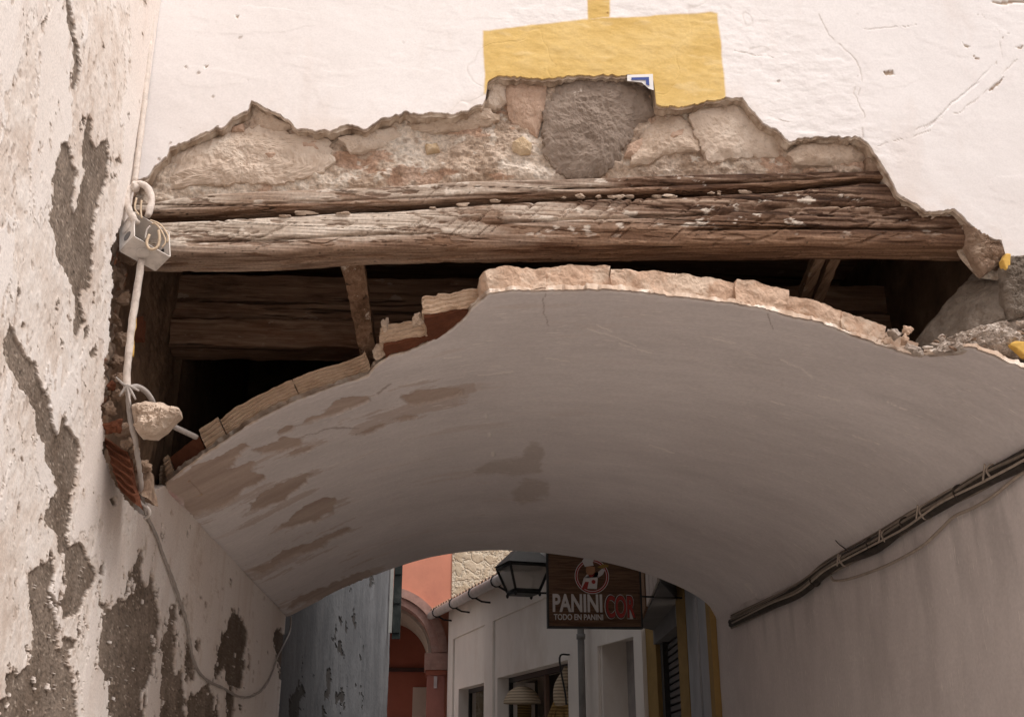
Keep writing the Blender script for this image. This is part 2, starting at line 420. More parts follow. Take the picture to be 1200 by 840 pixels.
M_BRICKPINK = mat_brick('pink_mortared_brick', (0.46, 0.305, 0.215), (0.62, 0.455, 0.345), (0.60, 0.475, 0.375))
M_BRICKRED = mat_brick('red_brown_brick', (0.105, 0.038, 0.021), (0.165, 0.062, 0.034))
M_BRICKORANGE = mat_brick('orange_brick_shard', (0.43, 0.29, 0.215), (0.55, 0.405, 0.315))
M_BEAM = mat_coat('weathered_lintel_wood', 120, 0.15)
M_OLDWOOD = mat_wood('dark_old_timber', (0.12, 0.066, 0.042), (0.24, 0.145, 0.098), (0.36, 0.25, 0.18), 0.60, None, 'X', 0.3)
M_STRUT = mat_wood('strut_wood', (0.11, 0.06, 0.035), (0.21, 0.125, 0.08), (0.31, 0.21, 0.145), 0.6, None, 'Z', 0.6)
M_STRUTY = mat_wood('strut_wood_receding', (0.12, 0.07, 0.045), (0.25, 0.165, 0.11), (0.36, 0.26, 0.19), 0.6, None, 'Y', 0.4)
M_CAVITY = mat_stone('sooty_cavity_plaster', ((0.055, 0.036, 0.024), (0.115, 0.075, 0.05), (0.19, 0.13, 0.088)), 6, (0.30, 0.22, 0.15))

# ------------------------------------------------------------------ sizes of the place
XL, XR = -0.934, 2.066         # the lane walls
YF, YB = 3.0, 7.53             # front and back of the vaulted passage
ZS = EYE+0.901; RISE = 0.46; XC = 0.566; HALF = 1.5
RAD = (HALF**2+RISE**2)/(2*RISE)
def vz(X):
    """underside of the vault"""
    x = np.clip((np.asarray(X, float)-XC)/HALF, -1, 1)
    ci = np.sqrt(RAD**2-(x*HALF)**2)-RAD+RISE; el = RISE*np.sqrt(np.maximum(1-x*x, 0))
    t = np.interp(x, [-1, -0.4, 0.3, 1], [-0.38, -0.38, 0.6, 0.75])
    return ZS+ci+t*(el-ci)
def vhit(px, py):
    px = np.atleast_1d(np.asarray(px, float)); py = np.atleast_1d(np.asarray(py, float)); d = ray(px, py)
    lo = np.full(len(px), 0.8); hi = np.full(len(px), 40.0)
    for _ in range(50):
        m = (lo+hi)/2; below = EYE+d[:, 2]*m < vz(d[:, 0]*m); lo = np.where(below, m, lo); hi = np.where(below, hi, m)
    return np.stack([d[:, 0]*lo, lo, EYE+d[:, 2]*lo], -1)
def vnorm(X):
    e = 1e-3; g = (vz(X+e)-vz(X-e))/(2*e); n = np.stack([-g, g*0, np.ones_like(g)], -1); return n/np.linalg.norm(n, axis=-1, keepdims=True)

# ================================================================== the ground
def ground():
    b = MB('lane_paving', 0.9, 0.2)
    br = b.t.nodes.new('ShaderNodeTexBrick'); br.inputs['Scale'].default_value = 3.0; b.lk(b.co, br.inputs['Vector'])
    br.inputs['Color1'].default_value = (0.52, 0.475, 0.43, 1); br.inputs['Color2'].default_value = (0.46, 0.42, 0.38, 1); br.inputs['Mortar'].default_value = (0.2, 0.17, 0.14, 1)
    m = b.done(b.mix(0.4, br.outputs[0], b.ramp(b.noise(6), [(0.3, (0.42, 0.38, 0.345)), (0.7, (0.56, 0.52, 0.475))])))
    S = 150
    o = mesh_obj('lane_pavement', [(-S, -S, 0), (S, -S, 0), (S, S, 0), (-S, S, 0)], [(0, 1, 2, 3)], m, smooth_sh=False)
    o['kind'] = 'structure'
ground()

# ================================================================== the house on the left: one long lane wall that runs on into the passage
PATCH = [
 [(72,167),(79,167),(84,187),(88,200),(87,220),(83,243),(86,250),(92,228),(96,205),(95,180),(96,155),(104,135),(107,140),(106,160),(110,178),(117,168),(122,165),(126,185),(125,205),(118,225),(114,245),(108,268),(107,290),(108,307),(105,330),(101,343),(97,337),(94,345),(95,360),(98,377),(93,387),(89,397),(85,390),(87,370),(88,350),(80,330),(75,313),(68,307),(63,280),(58,262),(60,235),(62,210),(66,185)],
 [(79,-5),(83,15),(87,45),(90,60),(91,85),(88,107),(83,105),(82,88),(86,75),(83,50),(77,20),(75,-5)], [(95,137),(99,140),(97,149),(94,148)], [(98,385),(103,381),(102,395),(97,397)], [(103,413),(111,402),(113,410),(105,421)],
 [(2,403),(8,380),(13,387),(20,400),(25,413),(33,423),(40,427),(45,443),(50,457),(55,453),(58,477),(62,503),(68,510),(72,490),(76,487),(78,500),(88,510),(92,520),(90,540),(88,560),(83,583),(82,610),(78,627),(80,640),(88,638),(93,635),(100,640),(105,660),(112,670),(112,682),(103,693),(97,703),(92,720),(73,725),(70,707),(77,687),(76,667),(77,647),(68,650),(67,627),(57,617),(50,608),(58,590),(65,573),(62,560),(53,540),(50,517),(43,510),(40,483),(33,467),(23,457),(13,440),(5,423),(0,418)],
 [(33,675),(40,667),(53,660),(63,653),(62,677),(57,703),(62,717),(67,740),(67,760),(72,757),(75,745),(88,748),(87,757),(78,760),(73,777),(82,785),(85,793),(87,813),(90,870),(-20,870),(-10,823),(7,817),(6,790),(15,783),(23,790),(33,780),(37,760),(40,727),(35,713)],
 [(112,777),(115,757),(118,733),(123,713),(128,715),(138,700),(147,705),(152,690),(153,663),(162,645),(164,660),(163,680),(170,690),(175,670),(180,687),(183,707),(187,733),(182,760),(177,777),(173,800),(165,813),(163,870),(123,870),(126,800),(117,783)],
 [(195,733),(198,707),(206,707),(206,727),(202,747),(203,773),(202,790),(212,787),(215,797),(213,870),(185,870),(188,800),(190,770),(190,745)],
 [(217,753),(222,760),(225,773),(222,793),(218,800),(215,790),(216,767)],
 [(268,723),(278,720),(288,733),(288,753),(283,773),(285,790),(278,807),(263,800),(262,780),(253,793),(250,777),(258,750)],
 [(322,742),(327,740),(334,747),(333,773),(328,790),(327,773),(321,760)], [(218,823),(230,810),(242,798),(250,817),(250,870),(220,870)], [(262,807),(272,810),(270,870),(262,870)],
 [(128,587),(134,583),(136,590),(131,595)], [(117,662),(122,660),(121,672),(116,672)], [(18,330),(20,345),(17,350)], [(8,340),(11,345),(9,352)], [(23,378),(27,380),(26,387),(22,385)],
 [(133,187),(138,185),(139,192),(134,194)], [(146,132),(148,133),(147,139)], [(127,183),(130,188),(128,196)], [(131,205),(134,208),(131,213)]]
def left_house():
    t = thing('white_house', 'white limewashed house wall with grey peeling patches along the left of the lane', 'house', (XL-1.5, 0, 0))
    us = np.linspace(-0.934/1.72, XL/YB, 430); Ys = XL/us
    Ys = np.concatenate([[-6.0, 0.5], Ys]); Zs = np.concatenate([[-0.1, 1.2], np.linspace(EYE-0.12, EYE+2.62, 900), [8.0]])
    Yg, Zg = np.meshgrid(Ys, Zs, indexing='ij'); P = np.stack([np.full(Yg.shape, XL), Yg, Zg], -1).reshape(-1, 3)
    px = proj(P)
    bad = (P[:, 1] < 1.5); px[bad] = -300
    q = np.stack([px[:, 0], px[:, 1], px[:, 0]*0], -1)
    wv = np.stack([px[:, 0]+3.2*fbm(q, 0.11, 5, 3, 0.6)+1.6*fbm(q*np.array([1, 0.35, 1]), 0.45, 3, 8), px[:, 1]+6*fbm(q, 0.08, 5, 21, 0.65)], -1)
    d = sdf_many(wv, PATCH)
    # small vertical flecks clustered round the lower patches
    fl = fbm(np.stack([px[:, 0]*0.22, px[:, 1]*0.05, px[:, 0]*0], -1), 1, 5, 55, 0.6)
    near = smooth(-14, -2, d)*smooth(560, 700, px[:, 1])+0.35*smooth(-10, -1, d)
    d = np.maximum(d, (fl-0.55+0.28*near)*10)
    inn = fbm(np.stack([px[:, 0]*0.3, px[:, 1]*0.07, px[:, 0]*0+4], -1), 1, 5, 77, 0.6)
    d = np.where((d > 0) & (inn > 0.47) & (px[:, 1] > 640), -np.abs(d)*0.3-1, d)
    peel = smooth(-0.6, 0.6, d)
    nb = fbm(P, 1.8, 4, 5); nm = fbm(P, 9, 5, 15); nf = fbm(P*np.array([1, 1, 0.7]), 60, 3, 25); ng = rnoise(P*230, 35); nv = fbm(P*np.array([1, 1, 0.22]), 14, 4, 65)
    zone = 0.34*np.exp(-((px[:, 0]-112)/26)**2)*smooth(330, 200, px[:, 1])+0.30*np.exp(-((px[:, 0]-38)/26)**2-((px[:, 1]-350)/75)**2)+0.26*np.exp(-((px[:, 0]-95)/30)**2-((px[:, 1]-330)/60)**2)+0.28*np.exp(-((px[:, 0]-40)/26)**2-((px[:, 1]-640)/80)**2)+0.22*np.exp(-((px[:, 0]-140)/20)**2-((px[:, 1]-620)/40)**2)+0.15*smooth(-14, -2, d)
    L2 = fbm(P*np.array([1, 1, 0.45]), 4.0, 5, 85, 0.62)+zone*1.5-0.36
    old = smooth(-0.015, 0.015, L2)*smooth(300, 200, px[:, 0])
    pit = smooth(0.40, 0.52, fbm(P*np.array([1, 1, 0.6]), 62, 3, 95))*old
    pin = smooth(0.70, 0.78, rnoise(P*np.array([1, 1, 0.6])*48, 96))*smooth(0.05, 0.3, nb)*(1-old)
    top_c = cramp(nb, [(-0.5, (0.77, 0.685, 0.63)), (0.0, (0.83, 0.765, 0.72)), (0.5, (0.86, 0.805, 0.77))])
    top_c = cmix(smooth(0.15, 0.6, nv)*0.35, top_c, (0.66, 0.55, 0.48))
    old_c = cramp(nm+0.5*nf, [(-0.6, (0.66, 0.56, 0.49)), (0.0, (0.77, 0.69, 0.63)), (0.6, (0.84, 0.78, 0.735))])
    old_c = cmix(pit*0.6, old_c, (0.44, 0.35, 0.29))
    pc = cmix(old, top_c, old_c); pc = cmix(pin*0.7, pc, (0.45, 0.36, 0.30))
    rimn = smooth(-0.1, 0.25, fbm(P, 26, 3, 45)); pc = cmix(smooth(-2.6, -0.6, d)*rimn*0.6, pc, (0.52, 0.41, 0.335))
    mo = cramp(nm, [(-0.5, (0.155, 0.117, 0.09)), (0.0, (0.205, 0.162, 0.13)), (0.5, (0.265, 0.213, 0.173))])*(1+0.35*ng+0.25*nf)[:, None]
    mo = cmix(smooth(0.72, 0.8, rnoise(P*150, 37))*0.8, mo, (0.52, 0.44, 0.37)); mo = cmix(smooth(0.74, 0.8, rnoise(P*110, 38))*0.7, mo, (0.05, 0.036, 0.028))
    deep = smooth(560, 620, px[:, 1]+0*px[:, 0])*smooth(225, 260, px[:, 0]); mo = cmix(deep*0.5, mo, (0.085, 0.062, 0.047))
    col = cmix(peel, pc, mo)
    h = (1-peel)*0.0062+(1-old)*(1-peel)*0.0016
    h = h+(1-peel)*(old*(0.0011*nf+0.0010*fbm(P, 28, 4, 31)-0.0012*pit)+0.0004*nf-0.0012*pin)
    h = h+peel*(0.0007*ng+0.0008*nf)
    h = h+0.0022*smooth(-6, 0, d)*(d < 0)*np.clip(fbm(P, 14, 3, 9)+0.1, 0, 1)
    h = h+0.012*fbm(P, 1.3, 3, 2)
    h[bad] = 0
    h = h*smooth(-6.0, 2.0, P[:, 1])
    P[:, 0] += h
    # broken away: above the passage wall behind the house front
    HOLE = [(128,292),(131,330),(126,365),(127,400),(119,430),(124,455),(117,478),(121,505),(119,530),(128,552),(138,578),(152,592),(163,603),(170,590),(178,572),(192,569),(420,795),(700,600),(700,200),(152,200),(140,262)]
    hd = sdf(wv, HOLE)
    cut = ((P[:, 1] > YF+0.006) & (P[:, 2] > vz(XL+0.02)+0.01)) | ((hd > 0) & (P[:, 2] < EYE+1.5) & (P[:, 1] > 2.6))
    F = grid_faces(len(Ys), len(Zs)); keep = ~cut[F].any(1); F = F[keep]
    used = np.zeros(len(P), bool); used[F.ravel()] = True; idx = np.cumsum(used)-1
    P2 = P[used]; F2 = idx[F]
    # thickness of the broken rim
    e = np.vstack([F2[:, [0, 1]], F2[:, [1, 2]], F2[:, [2, 3]], F2[:, [3, 0]]]); es = np.sort(e, 1)
    key = es[:, 0].astype(np.int64)*len(P2)+es[:, 1]; uq, inv, cnt = np.unique(key, return_inverse=True, return_counts=True)
    be = e[cnt[inv] == 1]; mid = P2[be].mean(1)
    be = be[(mid[:, 1] > 2.7) & (mid[:, 2] > EYE+0.3) & (mid[:, 2] < EYE+2.5) & (mid[:, 1] < 7.4)]
    vs_ = np.unique(be); mp = {int(v): len(P2)+k for k, v in enumerate(vs_)}
    ext = P2[vs_]+np.array([-0.05, 0.004, 0])+np.stack([fbm(P2[vs_], 40, 2, s) for s in (1, 2, 3)], -1)*0.006
    SF = [(int(b_), int(a_), mp[int(a_)], mp[int(b_)]) for a_, b_ in be]
    V = np.vstack([P2, ext]); cl = np.vstack([col[used], np.tile([[0.30, 0.22, 0.165]], (len(vs_), 1))])
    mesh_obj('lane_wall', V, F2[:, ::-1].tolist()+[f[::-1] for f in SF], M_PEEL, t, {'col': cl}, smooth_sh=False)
    # side and roof of the house, out of sight to the left
    box('house_body', (XL-4, -6, -0.1), (XL-0.12, 2.85, 8.0), mat_plain('house_white', (0.78, 0.72, 0.67)), t)
left_house()

# ================================================================== the house over the lane
HOUSE = thing('passage_house', 'white house built over the lane, its broken front showing timber lintel, rubble and brick vault', 'house', (XC, YF, 0))

EDGE = [(188,574),(197,566),(215,552),(240,534),(268,516),(290,500),(315,486),(345,472),(375,460),(400,452),(420,446),(432,440),(440,430),(448,424),(460,417),(480,412),(500,404),(517,395),(530,387),(540,378),(548,370),(553,362),(566,352),(575,345),(600,342),(630,342),(660,341),(700,340),(740,342),(780,347),(820,351),(860,356),(900,364),(925,372),(960,378),(1000,393),(1030,404),(1060,414),(1078,420),(1085,417),(1100,414),(1125,409),(1150,406),(1180,407),(1200,405)]
_e = vhit([p[0] for p in EDGE], [p[1] for p in EDGE]); _e = _e[np.argsort(_e[:, 0])]
def yfront(X):
    X = np.asarray(X, float)
    y = np.interp(X, _e[:, 0], _e[:, 1], left=_e[0, 1], right=2.97)
    return np.maximum(y, 2.965)
VPEEL = [
 [(192,570),(225,550),(255,540),(277,532),(277,540),(268,550),(297,541),(295,555),(307,556),(304,567),(280,585),(257,597),(225,607),(217,592),(207,580)],
 [(292,601),(295,590),(305,582),(330,566),(350,560),(362,556),(358,568),(345,577),(330,588),(312,597)],
 [(325,622),(335,609),(355,595),(380,585),(396,585),(397,592),(387,600),(370,612),(345,618)],
 [(293,670),(327,650),(370,632),(405,617),(408,622),(370,642),(337,657),(303,673)],
 [(333,713),(350,700),(370,690),(430,668),(434,675),(400,690),(370,703),(345,712)],
 [(470,467),(490,460),(520,456),(547,457),(545,462),(520,470),(490,475),(480,473)],
 [(418,510),(430,503),(455,497),(450,503),(430,510)], [(463,492),(475,488),(488,488),(485,492),(468,494)],
 [(300,528),(315,520),(332,513),(355,515),(350,523),(325,530),(305,533)], [(335,531),(350,524),(367,521),(360,528),(340,536)],
 [(345,500),(380,482),(405,468),(437,464),(435,469),(405,482),(370,494)], [(321,508),(336,500),(346,499),(340,507),(325,512)],
 [(205,566),(240,546),(290,520),(297,524),(280,535),(250,548),(220,566)]]
VSTAIN = [[(560,552),(575,542),(605,535),(622,520),(636,522),(641,536),(630,550),(600,556)], [(598,578),(615,562),(638,566),(640,580),(615,588)]]
def vault():
    v = thing_part('vault')
    nx, ny = 760, 230
    th = np.linspace(-1, 1, nx); X = XC+HALF*(0.75*th+0.25*np.sin(th*pi/2))
    Yf = yfront(X)+0.010*fbm(np.stack([X*60, X*0, X*0], -1), 1, 4, 5)
    r = np.linspace(0, 1, ny)
    Yg = 1/((1-r)[None]/Yf[:, None]+r[None]/YB)
    Xg = np.repeat(X[:, None], ny, 1)
    base = np.stack([Xg, Yg, vz(Xg)], -1).reshape(-1, 3); N = vnorm(Xg.ravel())
    px = proj(base); q = np.stack([px[:, 0]*0.5, px[:, 1], px[:, 0]*0], -1)
    wv = px+np.stack([14*fbm(q, 0.06, 5, 3, 0.65), 3.4*fbm(q, 0.13, 5, 8, 0.65)], -1)
    d = sdf_many(wv, VPEEL); st = sdf_many(wv, VSTAIN)
    peel = np.clip(0.5+d/2.5, 0, 1)
    h = smooth(-0.6, 0.6, d)*0.006+0.008*fbm(base, 1.4, 3, 3)+0.0025*fbm(base*np.array([0.4, 1, 0.4]), 12, 3, 7)
    dy = (Yg-Yf[:, None]).ravel()
    ed = np.clip(1-dy/(0.006+0.028*np.clip(0.35+fbm(np.stack([base[:, 0], base[:, 0]*0, base[:, 0]*0], -1), 9, 4, 61), 0, 1)*smooth(0.5, -0.4, base[:, 0])+0.004), 0, 1)
    h = h+0.006*smooth(0.0, 0.9, ed)
    S = np.cumsum(np.concatenate([[0], np.hypot(np.diff(X), np.diff(vz(X)))]))
    along = np.repeat(S[:, None], ny, 1).ravel()
    rosy = np.exp(-(((px[:, 0]-200)/16)**2+((px[:, 1]-583)/14)**2))
    Q = np.stack([along, Yg.ravel(), along*0], -1); n1 = fbm(Q, 1.6, 4, 5); n2 = fbm(Q*np.array([0.35, 1.3, 1]), 9, 5, 15, 0.6); n3 = fbm(Q*np.array([0.25, 1, 1]), 55, 3, 25)
    col = cramp(n1, [(-0.5, (0.63, 0.58, 0.57)), (0.5, (0.72, 0.67, 0.66))])*(1+0.06*n3+0.07*n2+0.05*fbm(Q, 3.5, 4, 45))[:, None]
    col = cmix(smooth(0.22, 0.5, n2)*0.35*smooth(1.0, 0.2, base[:, 0]), col, (0.55, 0.45, 0.40))
    col = cmix(smooth(-4, 2, st+7*n2)*0.42*(st > -20), col, (0.37, 0.29, 0.225)); col = cmix(rosy*0.7, col, (0.58, 0.27, 0.26))
    sl_ = polyline(px+np.stack([2*fbm(q, 0.09, 3, 61), 2*fbm(q, 0.09, 3, 62)], -1), [[(688,386),(720,394),(745,404)], [(700,380),(716,388)], [(726,402),(764,414)], [(835,395),(862,402)], [(915,420),(940,431),(952,442)], [(960,462),(985,468)], [(1000,510),(1030,520)], [(868,682),(890,700)], [(905,470),(920,474)], [(560,440),(600,436)], [(640,420),(668,423)], [(760,520),(790,530)], [(1040,470),(1062,480)], [(520,420),(540,418)]])
    col = cmix((1-smooth(0.3, 1.1, sl_))*0.8, col, (0.86, 0.80, 0.76))
    ck_ = polyline(px+np.stack([5*fbm(q, 0.07, 4, 71), 5*fbm(q, 0.07, 4, 72)], -1), [[(440,462),(452,455),(458,452)], [(330,520),(380,505),(420,500)], [(640,345),(636,362),(642,380)], [(900,366),(905,385)]])
    col = cmix((1-smooth(0.3, 1.0, ck_))*0.6, col, (0.24, 0.18, 0.15))
    dt_ = np.minimum(np.minimum(np.hypot(px[:, 0]-570, px[:, 1]-488), np.hypot(px[:, 0]-574, px[:, 1]-510)), np.hypot(px[:, 0]-578, px[:, 1]-532))
    col = cmix(1-smooth(1.5, 3.0, dt_+1.2*n3), col, (0.80, 0.75, 0.71)); h = h-0.004*(1-smooth(1.0, 3.0, dt_))
    thin = smooth(0.30, 0.36, n2+0.35*smooth(-26, -2, d)-0.12)*(d > -40)
    col = cmix(thin*0.6, col, (0.50, 0.40, 0.35))
    col = cmix(peel, col, cramp(n2, [(-0.5, (0.41, 0.315, 0.265)), (0.5, (0.53, 0.425, 0.365))])*(1+0.08*n3)[:, None])
    rawn = fbm(base, 34, 4, 35); rawc = cramp(rawn, [(-0.5, (0.34, 0.235, 0.17)), (0.0, (0.56, 0.43, 0.335)), (0.45, (0.74, 0.65, 0.57))])
    col = cmix(smooth(0.35, 0.6, ed+0.3*rawn), col, rawc)
    P = base+N*h[:, None]
    F = grid_faces(nx, ny).tolist()
    # broken front section of the plaster coat, and the roughly coated top
    fr = np.arange(nx)*ny; b0 = len(P)
    up1 = P[fr]+N[fr]*(0.014+0.012*fbm(np.stack([X*14, X*0, X*0], -1), 1, 4, 91))[:, None]+np.stack([fbm(P[fr], 50, 3, s) for s in (3, 4, 5)], -1)*0.006
    up2 = up1+np.stack([X*0, X*0+0.3, X*0], -1)
    V = np.vstack([P, up1, up2])
    for k in range(nx-1):
        F.append((int(fr[k]), b0+k, b0+k+1, int(fr[k+1]))[::-1]); F.append((b0+k, b0+nx+k, b0+nx+k+1, b0+k+1)[::-1])
    rn = fbm(np.vstack([up1, up2]), 34, 4, 35); rc = cramp(rn, [(-0.5, (0.36, 0.25, 0.18)), (0.0, (0.56, 0.43, 0.335)), (0.45, (0.72, 0.63, 0.55))])
    A = {'along': np.concatenate([along, S, S]), 'depth': np.concatenate([Yg.ravel(), Yf, Yf+0.3]), 'paint': np.concatenate([(1-peel)*(ed < 0.3), np.zeros(2*nx)]), 'col': np.vstack([col, rc])}
    mesh_obj('plaster', V, F, M_VAULT, v, A)
    # brick shell above, seen only where its front course is bare
    def shell():
        n2 = 60; xs = np.linspace(XC-HALF, XC+HALF, n2); yf = yfront(xs)+0.34
        V = []
        for yy, zz in ((yf, 0.03), (yf, 0.10), (xs*0+YB, 0.10)): V += [(xs[k], yy[k], vz(xs[k])+zz) for k in range(n2)]
        F = []
        for j in range(2):
            for k in range(n2-1): F.append((j*n2+k, j*n2+k+1, (j+1)*n2+k+1, (j+1)*n2+k))
        mesh_obj('brick_shell', V, F, M_BRICKBUFF, v)
    shell()
    return v
def thing_part(name):
    """an empty that is a part of the house over the lane"""
    o = bpy.data.objects.new(name, None); C.objects.link(o); o.parent = HOUSE; o.empty_display_size = 0.1
    o.matrix_parent_inverse = Matrix.Translation(-Vector(_emp[HOUSE.name])); _emp[o.name] = (0, 0, 0)
    return o
VAULT = vault()

def vault_bricks():
    def brk(p0, p1, o0, o1, dy, depth, m, seed, gro=None, amp=0.005, n=(28, 8, 10), rnd=0.0, skew=0.0, scale=30):
        q = vhit([p0[0], p1[0]], [p0[1], p1[1]]); x0, x1 = q[0, 0], q[1, 0]
        def f(U):
            X = x0+(x1-x0)*U[:, 0]; Y = yfront(X)+dy+depth*U[:, 1]+skew*U[:, 0]
            if skew is None: Y = Y
            B = np.stack([X, Y, vz(X)], -1); return B+vnorm(X)*(o0+(o1-o0)*U[:, 2])[:, None]
        def g(U):
            fr = np.clip(1-U[:, 1]*6, 0, 1)
            s_ = np.sin(U[:, 2]*gro*2*pi)
            return np.stack([fr*0, fr*s_*0.0045, fr*0], -1)
        return rough_box('brick', f, m, VAULT, n, amp, scale, seed, g if gro else None, rnd)
    # bare striated hollow bricks of the left haunch
    brk((186,576), (206,559), 0.012, 0.095, 0.012, 0.22, M_BRICKBUFF, 11, 5, n=(12, 6, 40))
    brk((207,558), (243,532), 0.012, 0.085, 0.030, 0.22, M_BRICKRED, 12, None, 0.003)
    brk((245,530), (268,516), 0.012, 0.098, 0.014, 0.22, M_BRICKBUFF, 13, 5, n=(12, 6, 40))
    brk((269,515), (352,469), 0.012, 0.086, 0.010, 0.22, M_BRICKBUFF, 14, 6, n=(44, 6, 48))
    brk((353,469), (436,437), 0.012, 0.086, 0.010, 0.22, M_BRICKBUFF, 15, 6, n=(44, 6, 48))
    # mortared front course over the crown
    cuts = [(566,352), (640,342), (716,341), (792,348), (862,357), (921,371), (985,387), (1036,406), (1074,419)]
    for k in range(len(cuts)-1):
        brk(cuts[k], (cuts[k+1][0]+0.5, cuts[k+1][1]), 0.010, (0.084, 0.092, 0.080, 0.088, 0.092, 0.076, 0.074, 0.062)[k], (0.002, 0.014, 0.006, 0.018, 0.004, 0.012, 0.006, 0.02)[k], 0.26, M_BRICKPINK, 30+k, None, 0.011, (80, 6, 34), 0.0, scale=22)
    # two bricks hanging out where the coat is gone: dull red undersides, mortared fronts
    def hang(xa, xb, Yf_, dep, h, seed):
        def fm(a0, a1, y0, y1, o0, o1):
            def f(U):
                X = xa+(xb-xa)*(a0+(a1-a0)*U[:, 0]); return np.stack([X+0.02*U[:, 1], Yf_+y0+(y1-y0)*U[:, 1]+0.015*U[:, 0], vz(X)+o0+(o1-o0)*U[:, 2]], -1)
            return f
        rough_box('brick', fm(0, 1, 0, dep, 0.018, 0.018+h), M_BRICKBUFF, VAULT, (40, 14, 24), 0.009, 34, seed, (lambda U: np.stack([U[:, 0]*0, np.clip(1-U[:, 1]*6, 0, 1)*np.sin(U[:, 2]*4*2*pi)*0.003, U[:, 0]*0], -1)))
        rough_box('brick_face', fm(0.05, 0.99, 0.012, dep-0.01, 0.010, 0.022), M_BRICKRED, VAULT, (26, 16, 3), 0.004, 34, seed+2)
    hang(-0.030, 0.16, 3.115, 0.30, 0.060, 71)
    hang(-0.165, 0.05, 3.275, 0.26, 0.056, 75)
    rock('mortar_lump', atY(447, 412, 3.36), (0.028, 0.03, 0.032), M_BUFF, VAULT, 5, 0.5, 4, 2.4, 0.4)
    rock('mortar_lump', atY(488, 373, 3.16), (0.022, 0.03, 0.024), M_BUFF, VAULT, 6, 0.5, 4, 2.4, 0.4)
    rock('mortar_lump', atY(452, 383, 3.27), (0.014, 0.02, 0.03), M_BUFF, VAULT, 8, 0.5, 4, 2.4, 0.4)
    for k, (x, y, s_) in enumerate([(1050,392,0.030),(1060,398,0.022),(1068,408,0.026),(1040,398,0.018),(1074,414,0.02),(1064,388,0.02)]):
        rock('mortar_lump', atY(x, y, 3.09), (s_, s_, s_*0.9), M_BRICKPINK if k % 2 else M_WHITERUB, VAULT, 40+k, 0.5, 3, 2.6, 0.4)
vault_bricks()

# ---- white render of the front, broken along its lower edge
BREAK = [(150,214),(172,208),(178,198),(190,186),(195,183),(198,173),(213,168),(235,157),(252,150),(258,152),(272,140),(290,130),(294,118),(308,126),(322,132),(332,138),(340,142),(348,152),(365,154),(385,154),(400,152),(412,149),(430,153),(447,142),(476,134),(490,136),(533,136),(550,130),(565,126),(569,117),(571,100),(583,91),(592,92),(612,92),(640,93),(680,90),(735,90),(764,91),(767,104),(768,124),(780,127),(800,128),(830,121),(850,117),(862,117),(870,116),(877,127),(890,142),(910,155),(926,168),(935,164),(960,162),(1008,162),(1018,170),(1023,178),(1035,195),(1045,212),(1052,228),(1070,238),(1085,248),(1100,250),(1120,246),(1127,252),(1140,266),(1155,278),(1165,281),(1180,284),(1186,300),(1200,302)]
OCHRE = [[(566,37),(600,33),(640,28),(690,22),(740,20),(800,17),(832,15),(840,17),(843,40),(846,70),(849,100),(851,135),(700,160),(567,110),(568,90),(566,60)], [(688,-30),(715,-30),(715,21),(689,23)]]
